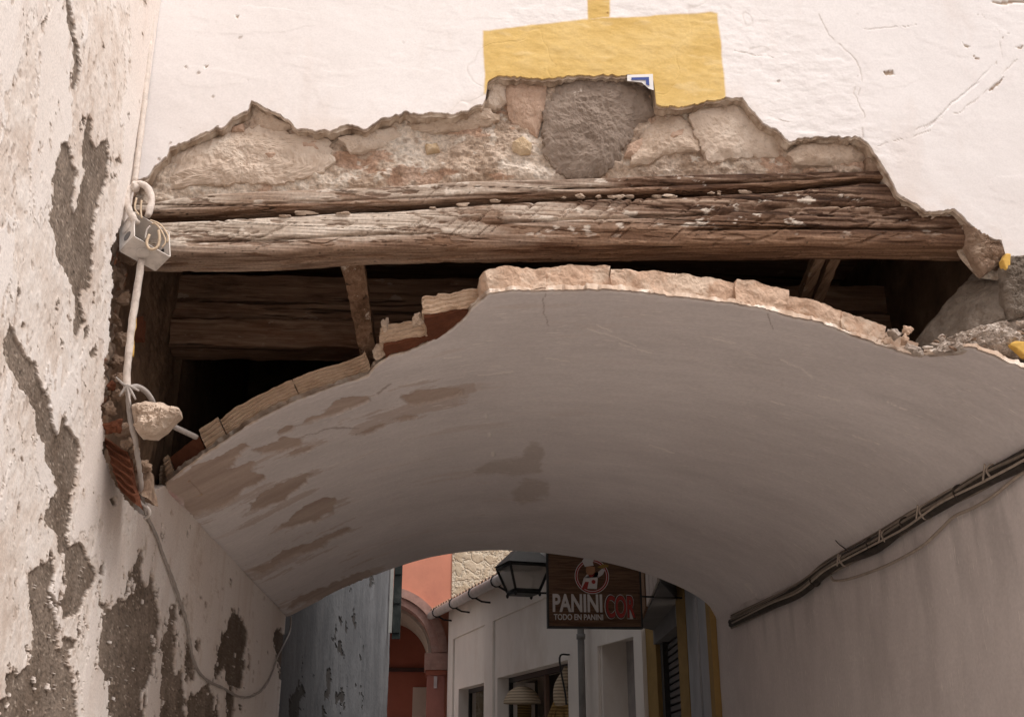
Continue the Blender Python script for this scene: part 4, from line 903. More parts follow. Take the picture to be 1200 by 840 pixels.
    gr = lambda k: (lambda U: np.stack([U[:, 0]*0, np.clip(1-U[:, 1]*5, 0, 1)*np.sin(U[:, 2]*k*2*pi)*0.006, U[:, 0]*0], -1))
    rough_box('brick', quad([(138,570),(160,590),(150,530),(121,512)], 3.10, 0.1), M_BRICKRED, c, (16, 5, 60), 0.006, 25, 4, gr(6))
    rough_box('brick', quad([(150,570),(176,585),(172,548),(148,532)], 3.16, 0.1), M_CAVROCK, c, (16, 5, 20), 0.010, 25, 14)
    rough_box('brick', quad([(155,395),(166,395),(167,370),(156,372)], 3.25, 0.05), M_BRICKRED, c, (10, 5, 10), 0.006, 25, 24)
cavity()

# ---- upper storey, passage side wall, back front
M_INNER = M_VAULT
def rest_of_house():
    ys = 1/np.linspace(1/2.97, 1/YB, 190); zs = np.linspace(-0.1, ZS+0.02, 300); Yg, Zg = np.meshgrid(ys, zs, indexing='ij')
    P = np.stack([np.full(Yg.shape, XR), Yg, Zg], -1).reshape(-1, 3)
    P[:, 0] -= 0.012*fbm(P, 1.2, 3, 3)+0.004*fbm(P*np.array([1, 1, 0.4]), 9, 4, 7)+0.0015*fbm(P*np.array([1, 1, 0.3]), 45, 3, 8)
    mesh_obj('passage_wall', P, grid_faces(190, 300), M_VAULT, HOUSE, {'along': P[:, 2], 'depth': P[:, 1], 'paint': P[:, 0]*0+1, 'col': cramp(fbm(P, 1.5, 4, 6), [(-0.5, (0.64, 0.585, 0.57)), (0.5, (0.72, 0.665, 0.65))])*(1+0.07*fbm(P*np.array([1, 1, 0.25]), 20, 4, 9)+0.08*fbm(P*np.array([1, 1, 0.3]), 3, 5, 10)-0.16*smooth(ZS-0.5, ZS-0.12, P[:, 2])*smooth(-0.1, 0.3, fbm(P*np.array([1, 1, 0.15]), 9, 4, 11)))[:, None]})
    xs = np.linspace(XC-HALF, XC+HALF, 60); V = [(x, YB+0.004, float(vz(x))+0.005) for x in xs]+[(x, YB+0.004, 8.0) for x in xs]
    mesh_obj('back_front', V, [(k, k+1, 60+k+1, 60+k) for k in range(59)], mat_plain('back_plaster', (0.7, 0.64, 0.6)), HOUSE)
    box('upper_storey', (XL-0.1, YF+0.25, EYE+2.15), (3.8, YB-0.02, 7.9), mat_plain('storey_plaster', (0.7, 0.64, 0.6)), HOUSE)  # upper storey as an unseen plain box, put in to block light
    box('side_block', (XR+0.12, YF+0.15, -0.1), (3.8, YB-0.02, EYE+2.1), mat_plain('block_plaster', (0.7, 0.64, 0.6)), HOUSE)
rest_of_house()

# ================================================================== services on the left
M_CONDUIT = mat_plain('painted_conduit', (0.66, 0.58, 0.52), 0.7, 0.2, 30, 0.3, stain=(0.40, 0.32, 0.27))
M_GREYCABLE = mat_plain('grey_cable', (0.34, 0.30, 0.275), 0.6, 0.15, 20, 0.2, stain=(0.48, 0.42, 0.38))
M_STEELBOX = mat_plain('zinc_box_painted', (0.60, 0.545, 0.50), 0.5, 0.15, 20, 0.2, stain=(0.36, 0.31, 0.28))
M_INSIDE = mat_plain('zinc_box_inside', (0.12, 0.11, 0.105), 0.5, 0.3, 20)
M_WIRE = mat_plain('beige_wire', (0.58, 0.45, 0.32), 0.6, 0.2, 30)
M_BLACK = mat_plain('black_rubber', (0.022, 0.02, 0.019), 0.6, 0.3, 20)
def seq(pts, Y):
    return np.array([atY(x, y, Y if np.isscalar(Y) else np.interp(k, np.linspace(0, len(pts)-1, len(Y)), Y)) for k, (x, y) in enumerate(pts)])
def left_services():
    c = thing('corner_conduit', 'thin white painted conduit running up the corner above the junction box', 'conduit', tuple(atY(162, 214, 2.93)))
    tube('conduit_pipe', seq([(180, -25), (177, 30), (173, 80), (168, 130), (162, 180), (158, 214)], 2.955), 0.009, M_CONDUIT, c, wob=0.002)
    p = thing('drop_conduit', 'white painted conduit dropping from the junction box past the broken corner', 'conduit', tuple(atY(166, 590, 3.05)))
    tube('conduit_pipe', seq([(166, 305), (160, 345), (155, 375), (152, 405), (149, 435), (149, 458)], [2.95, 3.0]), 0.0105, M_CONDUIT, p, wob=0.002)
    tube('cable', seq([(149, 440), (150, 465), (153, 490), (158, 515), (162, 540), (165, 565), (167, 590)], [3.0, 3.03, 3.20]), 0.0075, M_GREYCABLE, p, wob=0.004)
    oc = mat_plain('ochre_drip', (0.55, 0.34, 0.09), 0.9)
    tube('ochre_paint_drip', seq([(157, 362), (156, 376), (154, 400), (153, 418)], [2.972, 2.99]), 0.0085, oc, p, seg=8, wob=0.004)
    for k in range(5):
        tube('frayed_sheath', seq([(149, 452), (149+[-10, 12, -6, 8, 3][k]*0.5, 452+[-4, 3, 6, 8, 14][k]*0.6), (149+[-13, 14, -9, 10, 4][k], 450+[-8, 8, 14, 18, 26][k])], 2.99), [0.006, 0.003], M_GREYCABLE, p, seg=6, sm=3)
    tube('cable_clip', seq([(160, 582), (166, 590), (174, 596), (175, 604), (169, 607)], [3.16, 3.2]), 0.005, M_GREYCABLE, p, seg=6)
    # the box: three rays measured off its corners, square to each other
    z0 = float((atY(172, 285, 2.93)-np.array([0, 0, EYE]))@fw); s = z0/FOC
    vec = lambda x, y, d: (rt*x-up*y+fw*d)*s
    a, b = vec(13, 37, -36)*0.86, vec(35, 23, 36)*0.86; cc = np.cross(a, b); cc = -cc/np.linalg.norm(cc)*0.070
    if cc@fw < 0: cc = -cc
    o = atY(158, 249, 2.93)
    j = thing('junction_box', 'open metal junction box hanging crooked at the left end of the timber lintel', 'junction box', tuple(o+a/2+b/2))
    tk = 0.0035
    def plate(name, org, u, v, n, m): 
        n = n/np.linalg.norm(n)*tk
        return hexa(name, [org, org+u, org+u+v, org+v, org+n, org+u+n, org+u+v+n, org+v+n], m, j)
    au, bu, cu = a/np.linalg.norm(a), b/np.linalg.norm(b), cc/np.linalg.norm(cc)
    plate('back_plate', o+cc, a, b, cc, M_INSIDE)
    plate('side_plate', o, a, cc, -b, M_STEELBOX); plate('side_plate', o+b, a, cc, b, M_STEELBOX)
    plate('side_plate', o+a, b, cc, a, M_STEELBOX); plate('side_plate', o, b, cc, -a, M_STEELBOX)
    def disc(name, ctr, n, r, h, m, ring=False):
        n = n/np.linalg.norm(n); u = np.cross(n, np.array([0.3, 0.5, 0.8])); u /= np.linalg.norm(u); v = np.cross(n, u)
        V = []; F = []; k = 20
        for rr, hh in ((r, 0), (r, h*0.7), (r*0.8, h)): V += [tuple(ctr+rr*(cos(t*2*pi/k)*u+sin(t*2*pi/k)*v)+n*hh) for t in range(k)]
        for q in range(2):
            for t in range(k): F.append((q*k+t, q*k+(t+1) % k, (q+1)*k+(t+1) % k, (q+1)*k+t))
        F.append(tuple(range(2*k, 3*k))); return mesh_obj(name, V, F, m, j, smooth_sh=False)
    disc('knockout', o+a*0.36+cc*0.5-bu*tk, -b, 0.021, 0.005, M_STEELBOX)
    disc('hole', o+a*0.74+cc*0.45-bu*tk, -b, 0.016, 0.0012, M_INSIDE)
    disc('knockout', o+a+b*0.42+cc*0.5+au*tk, a, 0.020, 0.005, M_STEELBOX)
    disc('hole', o+b-bu*0.001+a*0.55+cc*0.5, -b, 0.012, 0.001, M_BLACK)
    ctr = o+a*0.5+b*0.5+cc*0.4
    for k, pts in enumerate([[(178,262),(183,263),(190,272),(194,283),(190,290)], [(176,258),(186,262),(192,268),(197,277),(196,284)], [(175,275),(172,285),(176,292),(184,290),(187,280),(186,270)], [(176,265),(172,270),(170,280)], [(166,235),(165,245),(166,256)], [(160,232),(158,244),(163,252)]]):
        tube('wire', seq(pts, 2.90), 0.0042 if k == 2 else 0.0028, M_WIRE if k != 3 else M_STEELBOX, j, seg=6)
    tube('conduit_loop', seq([(160, 262), (153, 250), (149, 238), (150, 226), (157, 218), (165, 216), (172, 219), (177, 228), (177, 240), (173, 254)], [2.92, 2.95, 2.93]), 0.0105, M_CONDUIT, j, wob=0.003)
    rock('painted_knot', atY(158, 219, 2.945), (0.012, 0.02, 0.016), M_CONDUIT, j, 3, 0.35, 3)
    # pale painted flap of render beside the box
    # hanging lump of mortar and the loose cable behind
    F = frY(3.02)
    ch = slab('mortar_chunk', [(155,476),(168,471),(192,473),(211,480),(213,488),(203,497),(196,505),(184,514),(166,513),(158,500)], F, 0.06, M_CHUNK, None, amp=0.028, scale=24, seed=2, rings=22, nang=130, prof=3, tilt=(0.0, 0.012))
    tag(ch, 'pale broken chunk of mortar hanging on the cable in the torn left corner', 'rubble')
    l = tube('loose_cable', seq([(150, 455), (160, 453), (170, 458), (177, 467), (183, 480), (200, 497), (215, 505), (230, 512)], [3.02, 3.1, 3.3]), 0.0085, M_GREYCABLE)
    tag(l, 'short grey cable looping behind the hanging mortar chunk into the dark hollow', 'cable')
    w_ = [(166,585),(172,604),(182,625),(193,655),(203,680),(211,705),(219,730),(223,755),(229,780),(243,797),(262,806),(278,815),(292,816),(308,807),(318,790),(325,770),(334,752),(340,738),(341,722)]
    t = tube('hanging_cable', np.array([atX(np.float64(x), np.float64(y), XL+0.016) for x, y in w_]), 0.0058, M_GREYCABLE, wob=0.003)
    tag(t, 'grey cable sagging along the peeling left wall below the vault', 'cable')
left_services()

# ================================================================== cables on the right wall
def right_services():
    t = thing('cable_bundle', 'bundle of dark cables clipped along the right wall under the vault spring', 'cables', tuple(atX(np.float64(1020), np.float64(640), XR-0.03)))
    main = [(1260,497),(1200,533),(1150,561),(1100,589),(1060,613),(1025,634),(990,652),(965,668),(935,690),(900,707),(857,727)]
    def run(name, dx, dy, r, m, seed, X=XR-0.035, amp=2.0):
        rs = np.random.RandomState(seed); pts = []
        for k, (x, y) in enumerate(main):
            f = (x-490)/710
            pts.append(atX(np.float64(x+dx*f+rs.normal()*amp*f*0.5), np.float64(y+dy*f+rs.normal()*amp*f), X))
        tube(name, np.array(pts), r, m, t, seg=8)
    mg = mat_plain('dusty_cable', (0.20, 0.165, 0.135), 0.8, 0.25, 30); mp = mat_plain('pale_cable', (0.36, 0.30, 0.25), 0.7, 0.2, 30); md = mat_plain('dark_cable', (0.045, 0.037, 0.031), 0.8, 0.4, 30)
    run('cable', 0, 2, 0.021, md, 1, amp=1.2); run('cable', 0, 10, 0.017, md, 2, amp=1.8); run('cable', 0, -7, 0.007, mp, 3, XR-0.028); run('cable', 0, -2, 0.006, mg, 4, XR-0.055)
    run('cable', 0, -11, 0.005, mg, 5, XR-0.022, 1.2); run('cable', 0, 13, 0.007, mg, 6, XR-0.03); run('cable', 0, 5, 0.005, mp, 7, XR-0.056)
    for k, (x, y) in enumerate([(1165,553),(1125,577),(1085,600),(1062,614),(1040,628),(1022,638),(990,656),(955,680)]):
        c = atX(np.float64(x), np.float64(y), XR-0.035); g = np.array([0, -0.86, 0.0])
        q = np.linspace(0, 2*pi, 14)
        tube('clip', np.array([c+np.array([0.026*cos(a), 0.004*sin(3*a), 0.028*sin(a)]) for a in q]), 0.0045, md if k % 2 else mp, t, seg=6, sm=2)
        if k % 2 == 0: tube('clip', np.array([c+np.array([-0.03, 0.01*i, 0.03-0.018*i]) for i in range(4)]), 0.004, mp, t, seg=5, sm=2)
    w_ = [(1255,515),(1200,552),(1165,580),(1140,595),(1118,605),(1100,622),(1080,640),(1050,657),(1025,668),(995,678),(978,680),(974,676)]
    o = tube('sagging_cable', np.array([atX(np.float64(x), np.float64(y), XR-0.022) for x, y in w_]), 0.0065, mp); tag(o, 'pale loose cable sagging below the bundle on the right wall', 'cable')
    o = tube('cable_stub', np.array([atX(np.float64(x), np.float64(y), XR-0.05) for x, y in [(1000,652),(992,644),(984,638),(979,633)]]), [0.004, 0.002], md); tag(o, 'short black cable end sticking up from the cable bundle', 'cable')
right_services()

# ================================================================== the lane beyond the passage
REF = 780.0
def gp(x, Y):
    p = atY(np.float64(x), np.float64(REF), np.float64(Y)); return np.array([p[0], p[1]])
def zat(x, y, Y): return float(atY(np.float64(x), np.float64(y), np.float64(Y))[2])
def seg(name, p, q, z0, z1, thick, m, parent=None, bev=0.0, z1b=None, z0b=None):
    """a length of wall from ground point p to q, its face on the line p-q, body to the far side from the camera"""
    p = np.asarray(p, float); q = np.asarray(q, float); d = q-p; n = np.array([d[1], -d[0]]); n /= np.linalg.norm(n)
    if n@((p+q)/2) < 0: n = -n
    a, b = p+n*thick, q+n*thick
    z1b = z1 if z1b is None else z1b; z0b = z0 if z0b is None else z0b
    return hexa(name, [(*p, z0), (*q, z0b), (*b, z0b), (*a, z0), (*p, z1), (*q, z1b), (*b, z1b), (*a, z1)], m, parent, bev)
M_WHITEWALL = mat_plain('shop_whitewash', (0.78, 0.72, 0.66), 0.9, 0.06, 1.3, 0.25, stain=(0.68, 0.60, 0.53), str_=(1, 1, 0.6))
M_BLUEGREY = mat_plain('blue_grey_render', (0.40, 0.40, 0.41), 0.9, 0.12, 2.5, 0.3, stain=(0.30, 0.295, 0.30), str_=(1, 1, 0.8))
M_OCHRE = mat_plain('ochre_border', (0.32, 0.205, 0.075), 0.9, 0.15, 5, 0.2)
M_DARKGREY = mat_plain('grey_lintel', (0.16, 0.15, 0.145), 0.9, 0.15, 3)  # dark grey of the shop lintel and the fascia box
M_IRON = mat_plain('black_iron', (0.02, 0.02, 0.02), 0.5, 0.3, 20, 0.2)
M_DARKGLASS = mat_emis_free_glass('dark_window', (0.03, 0.028, 0.026), 0.15)
M_SALMON = mat_plain('salmon_paint', (0.58, 0.24, 0.16), 0.9, 0.10, 1.5, 0.2, stain=(0.50, 0.20, 0.14))
M_REDBROWN = mat_plain('red_brown_paint', (0.30, 0.10, 0.065), 0.9, 0.12, 1.5, 0.2)
M_CREAM = mat_plain('cream_paint', (0.50, 0.44, 0.37), 0.9, 0.1, 2, 0.2)
M_MAUVE = mat_plain('mauve_stone_trim', (0.34, 0.20, 0.165), 0.9, 0.2, 7, 0.4, stain=(0.42, 0.29, 0.25))
M_TILE = mat_plain('roof_tile', (0.30, 0.19, 0.13), 0.9, 0.3, 4, 0.3, stain=(0.2, 0.17, 0.14))
M_ZINC = mat_plain('zinc_gutter', (0.50, 0.48, 0.46), 0.5, 0.15, 6, 0.2, stain=(0.34, 0.32, 0.30))

def right_side():
    t = thing('grey_house', 'blue-grey rendered house with ochre borders just beyond the passage on the right', 'house', (*gp(830, 8.6), 0))
    seg('wall', gp(853, 7.56), gp(805, 10.0), -0.1, 7, 0.3, M_BLUEGREY, t)
    box('corner_strip', (XR-0.045, YB+0.01, -0.1), (XR+0.1, YB+0.12, 7), M_OCHRE, t)
    seg('wall_rib', gp(819, 9.0), gp(816, 9.15), -0.1, zat(819, 700, 9.0), 0.2, M_BLUEGREY, t)
    seg('pilaster', gp(806, 9.86), gp(795.5, 10.1), -0.1, 7, 0.35, M_OCHRE, t)
    u = thing('shuttered_shop', 'narrow dark shop with a slatted roller shutter under a wooden fascia', 'shop', (*gp(782, 11.2), 0))
    N_, Fp = gp(795, 10.35), gp(767, 12.2)
    zt0 = zat(795, 733, 10.35)
    seg('lintel', N_, Fp, zt0, 7, 0.5, M_DARKGREY, u)
    d = (Fp-N_)/np.linalg.norm(Fp-N_); n = np.array([d[1], -d[0]]); n = n if n@N_ > 0 else -n
    seg('back_panel', N_+n*0.16, Fp+n*0.16, -0.1, zt0, 0.05, M_BLACK, u)
    seg('shutter_guide', N_+n*0.06+d*1.55, N_+n*0.06+d*1.75, -0.1, zt0, 0.09, M_BLACK, u)
    slat = mat_plain('shutter_slat', (0.085, 0.08, 0.078), 0.6, 0.15, 6, 0.1); first = None
    z = 1.25
    while z < zt0-0.04:
        if first is None: first = seg('slat', N_+n*0.10+d*0.05, N_+n*0.115+d*1.55, z, z+0.05, 0.03, slat, u, 0.004); z0s = z
        else:
            o = first.copy(); C.objects.link(o); o.parent = u; o.matrix_parent_inverse = first.matrix_parent_inverse.copy(); o.location.z = z-z0s
        z += 0.072
    seg('corner_strip', gp(769.5, 12.15), gp(757, 12.42), -0.1, zat(765, 733, 12.2), 0.2, M_OCHRE, u)
    # wooden fascia box over the shutter
    wd = mat_wood('fascia_wood', (0.09, 0.05, 0.03), (0.20, 0.115, 0.065), (0.32, 0.20, 0.12), 0.6, None, 'Z')
    pa, pb = gp(779, 9.0), gp(753, 11.9); za, zb = zat(779, 682, 9.0), zat(753, 735, 11.9)
    pc, pd = gp(800, 10.2), gp(772, 12.25)
    hexa('fascia', [(*pa, za), (*pb, zb), (*pd, zb), (*pc, za), (*pa, za+1.2), (*pb, zb+1.2), (*pd, zb+1.2), (*pc, za+1.2)], M_DARKGREY, u)
    dd = (pb-pa)/np.linalg.norm(pb-pa); nn = np.array([-dd[1], dd[0]]); nn = nn if nn@pa < 0 else -nn
    def strip(name, f0, f1, m, o_):
        q0 = pa+(pb-pa)*f0+nn*o_; q1 = pa+(pb-pa)*f1+nn*o_; zz0, zz1 = za+(zb-za)*f0, za+(zb-za)*f1
        seg(name, q0, q1, zz0+0.02, zz0+1.15, o_*0.8, m, u, z1b=zz1+1.15, z0b=zz1+0.02)
    strip('fascia_board', 0.56, 0.99, wd, 0.03)
    pw = mat_plain('pale_fascia_panel', (0.42, 0.37, 0.33), 0.6, 0.15, 6, 0.2)
    for k in range(3): strip('fascia_panel', 0.02+0.17*k, 0.17+0.17*k, pw, 0.025)
right_side()

# ---- low white shop building whose front swings to the left
WA = gp(757, 12.4); WD = ray(230, 885)[:2]; WD = WD/np.linalg.norm(WD); WN = np.array([-WD[1], WD[0]]); WN = WN if WN@WA < 0 else -WN
def wp(x, y, o=0.0):
    n3 = np.array([WN[0], WN[1], 0.0]); return onplane(np.float64(x), np.float64(y), np.array([WA[0], WA[1], 0])+n3*o, n3)
def wt(x, y=780): p = wp(x, y)[:2]; return float((p-WA)@WD)      # metres along the front from its right corner
def wz(x, y): return float(wp(x, y)[2])
def wpt(t_, o=0.0): return WA+WD*t_+WN*o
def white_shop():
    t = thing('white_shop', 'low white shop with recessed panels, dark display windows and a tiled eave', 'shop', (*wpt(4), 0))
    tl, tr = wt(527, 780), 0.0
    W1 = (wt(671), wt(583), 1.0, wz(625, 783)); W2 = (wt(570), wt(538), 1.0, wz(553, 803)); D1 = (wt(746), wt(706), 0.0, wz(726, 745))
    ze = wz(560, 705)                          # wall head under the eave
    holes = sorted([W1, W2, D1])
    zlev = ze+0.2
    # wall in pieces round the openings
    cur = tr
    for (a, b, z0, z1) in holes:
        seg('wall', wpt(cur), wpt(a), -0.1, zlev, 0.35, M_WHITEWALL, t)
        seg('wall', wpt(a), wpt(b), z1, zlev, 0.35, M_WHITEWALL, t)
        if z0 > 0: seg('wall', wpt(a), wpt(b), -0.1, z0, 0.35, M_WHITEWALL, t)
        cur = b
    seg('wall', wpt(cur), wpt(tl), -0.1, zlev, 0.35, M_WHITEWALL, t)
    # raised borders of the panels
    P1 = (wt(570, 760), wt(533, 760)); P2 = (wt(668, 740), wt(580, 740)); zp1 = wz(545, 737); zp2 = wz(620, 702)
    for (a, b, z0, z1) in [(P1[1], tl, 0, zlev), (P2[1], P1[0], 0, zlev), (P1[0], P1[1], zp1, zlev), (P2[0], P2[1], zp2, zlev), (wt(704), P2[0], 0, zlev), (0.0, wt(747), 0, zlev), (wt(747), wt(704), D1[3]+0.04, zlev)]:
        seg('panel_border', wpt(a, 0.04), wpt(b, 0.04), z0-0.1, z1, 0.037, M_WHITEWALL, t)
    # display window: dark inside, one upright bar, glass
    def window(h, bars, par):
        a, b, z0, z1 = h
        w_ = seg('window', wpt(a, -0.9), wpt(b, -0.9), z0, z1+0.05, 0.05, mat_plain('shop_dark', (0.045, 0.035, 0.028), 0.9, 0.4, 3), t)
        seg('window_frame', wpt(a, -0.20), wpt(b, -0.20), z1-0.08, z1, 0.06, M_IRON, t); seg('window_frame', wpt(a, -0.20), wpt(a+0.07, -0.20), z0, z1-0.08, 0.06, M_IRON, t); seg('window_frame', wpt(b-0.07, -0.20), wpt(b, -0.20), z0, z1-0.08, 0.06, M_IRON, t)
        for f in bars: seg('mullion', wpt(a+(b-a)*f, -0.21), wpt(a+(b-a)*f+0.09, -0.21), z0, z1-0.08, 0.06, mat_plain('brown_mullion', (0.11, 0.065, 0.045)), t)
    window(W1, [0.48], t); window(W2, [], t)
    seg('window_side', wpt(W2[0], -0.02), wpt(W2[0]+0.01, -0.9), 1, W2[3], 0.02, M_WHITEWALL, t)
    # doorway with a deep white reveal and a dark door
    a, b, z0, z1 = D1
    seg('door', wpt(a, -0.34), wpt(a+(b-a)*0.28, -0.34), 0, z1, 0.05, mat_plain('dark_door', (0.07, 0.035, 0.03)), t); seg('door_panel', wpt(a+(b-a)*0.28, -0.33), wpt(b, -0.33), 0, z1, 0.05, mat_plain('grey_door_panel', (0.36, 0.33, 0.315), 0.8), t)
    # corner return and flat mass of the building behind
    seg('rear_mass', wpt(0, -1.4), wpt(tl, -1.4), -0.1, zlev, 3.0, M_WHITEWALL, t)
    # eave: gutter on iron brackets, tile ends, sloping roof
    g0 = wp(503, 722, 0.35); g1 = wp(600, 671, 0.35)
    ta = float((g0[:2]-WA)@WD); tb = float((g1[:2]-WA)@WD)
    zg0, zg1 = g0[2], g1[2]
    gz = lambda q: zg0+(zg1-zg0)*(q-ta)/(tb-ta)
    tE = -0.2
    G = lambda q, o, dz=0.0: (*wpt(q, o), gz(q)+dz)
    tube('gutter', [G(ta, 0.35), G(tE, 0.35)], 0.085, M_ZINC, t, seg=12, sm=0)
    for k in range(7):
        q = ta+(tE-ta)*(k+0.5)/7
        tube('gutter_bracket', [G(q, 0.36, -0.06), G(q, 0.2, -0.14), G(q, -0.02, -0.16)], 0.018, M_IRON, t, seg=6, sm=0)
        tube('gutter_strap', [G(q, 0.35+0.095*cos(a_), 0.095*sin(a_)) for a_ in np.linspace(0, 2*pi, 10)], 0.014, M_IRON, t, seg=5, sm=0)
    hexa('roof', [G(ta, 0.25, 0.02), G(tE, 0.25, 0.02), G(tE, -3.5, 1.3), G(ta, -3.5, 1.3), G(ta, 0.25, 0.09), G(tE, 0.25, 0.09), G(tE, -3.5, 1.37), G(ta, -3.5, 1.37)], M_TILE, t)
    nt_ = 46; first = None
    for k in range(nt_):
        q = ta+(tE-ta)*(k+0.5)/nt_
        V = []; F = []
        for o_, dz in ((0.38, 0.05), (-0.5, 0.35)):
            for i in range(7):
                a_ = pi*i/6; V.append((*(wpt(q+0.095*cos(a_), o_)), gz(q)+dz+0.075*sin(a_)))
        for i in range(6): F.append((i, i+1, 8+i, 7+i))
        F.append((0, 1, 2, 3, 4, 5, 6))
        mesh_obj('roof_tile', V, F, M_TILE, t, smooth_sh=False)
    # downpipe
    dp = wp(681, 760, 0.16)
    M_PIPE = mat_plain('dull_downpipe', (0.20, 0.19, 0.18), 0.6, 0.2, 6)
    tube('downpipe', [(*wpt(float((dp[:2]-WA)@WD), 0.16), z_) for z_ in (0.0, wz(681, 752), wz(681, 745), wz(681, 700))], 0.045, M_PIPE, t, seg=12, sm=0)
    tube('pipe_collar', [(*wpt(float((dp[:2]-WA)@WD), 0.16), z_) for z_ in (wz(681, 753), wz(681, 747))], 0.058, M_PIPE, t, seg=12, sm=0)
    tube('window_hook', [(*wpt(W1[0]-0.02, 0.05), W1[3]+0.05), (*wpt(W1[0]-0.05, 0.2), W1[3]+0.0), (*wpt(W1[0]-0.02, 0.12), W1[3]-0.45), (*wpt(W1[0], 0.1), W1[3]-0.6)], 0.013, M_IRON, t, seg=6)
    return W1
W1 = white_shop()

# ---- goods hung in the display window
def goods():
    def strawmat(name, col):
        b = MB(name, 0.9, 0.1); x = b.xyz()
        wv = b.t.nodes.new('ShaderNodeTexWave'); wv.bands_direction = 'Z'; wv.inputs['Scale'].default_value = 7; wv.inputs['Distortion'].default_value = 1.2; b.lk(b.co, wv.inputs['Vector'])
        return b.done(b.mix(wv.outputs[0], tuple(c*0.5 for c in col), col), b.bump(wv.outputs[0], 0.6, 0.01))
    st = strawmat('woven_straw', (0.50, 0.36, 0.22)); st2 = strawmat('pale_straw', (0.62, 0.50, 0.36)); st3 = strawmat('golden_straw', (0.46, 0.31, 0.13))
    def lathe(name, c, prof, m, label, cat, lean=0.0):
        V = []; F = []; k = 28
        for (r, z) in prof:
            for i in range(k): V.append((c[0]+r*cos(i*2*pi/k)+lean*z, c[1]+r*sin(i*2*pi/k), c[2]+z))
        for j in range(len(prof)-1):
            for i in range(k): F.append((j*k+i, j*k+(i+1) % k, (j+1)*k+(i+1) % k, (j+1)*k+i))
        F.append(tuple(range((len(prof)-1)*k, len(prof)*k))); F.append(tuple(range(k))[::-1])
        return tag(mesh_obj(name, V, F, m), label, cat)
    c = wp(612, 824, -0.15); s = 21*float(c[1])/FOC
    lathe('straw_lampshade', c, [(s, 0), (s*1.0, 0.03), (s*0.93, s*0.3), (s*0.72, s*0.62), (s*0.4, s*0.82), (s*0.1, s*0.9)], st2, 'domed woven straw shade hanging at the left of the display window', 'straw shade')
    c2 = wp(602, 850, -0.5); lathe('straw_basket', (c2[0], c2[1], c2[2]-0.2), [(s*0.75, 0), (s*1.0, 0.25), (s*1.05, 0.5), (s*1.0, 0.62)], st3, 'golden straw basket below the domed shade in the display window', 'basket')
    c3 = wp(659, 822, -0.15); top = wp(664, 781, -0.15)
    b = thing('straw_broom', 'pale straw broom hanging upside down at the right of the display window', 'broom', tuple(c3))
    P0 = np.array(c3); P1 = np.array(top)
    tube('handle_wrap', [P0, P0*0.6+P1*0.4+np.array([-0.05, 0, 0]), P0*0.2+P1*0.8, P1], [0.13, 0.10, 0.07, 0.035], st2, b, seg=14)
    rs = random.Random(5)
    V = []
    for k in range(46):
        a_ = rs.uniform(-0.8, 0.8); p = P0+np.array([a_*0.15, rs.uniform(-0.06, 0.06), 0.0]); e = P0+np.array([a_*0.55, rs.uniform(-0.12, 0.12), -0.75+0.1*rs.random()])
        V.append((p, e))
    bm = bmesh.new()
    for p, e in V:
        d = np.array([0.010, 0, 0]); f = np.array([0, 0.010, 0])
        q = [bm.verts.new(tuple(x)) for x in (p-d, p+d, p+f, e-d, e+d, e+f)]
        for ff in ((0, 1, 4, 3), (1, 2, 5, 4), (2, 0, 3, 5)): bm.faces.new([q[i] for i in ff])
    o = bm_obj('bristles', bm, st3, b); o['kind'] = 'stuff'
goods()

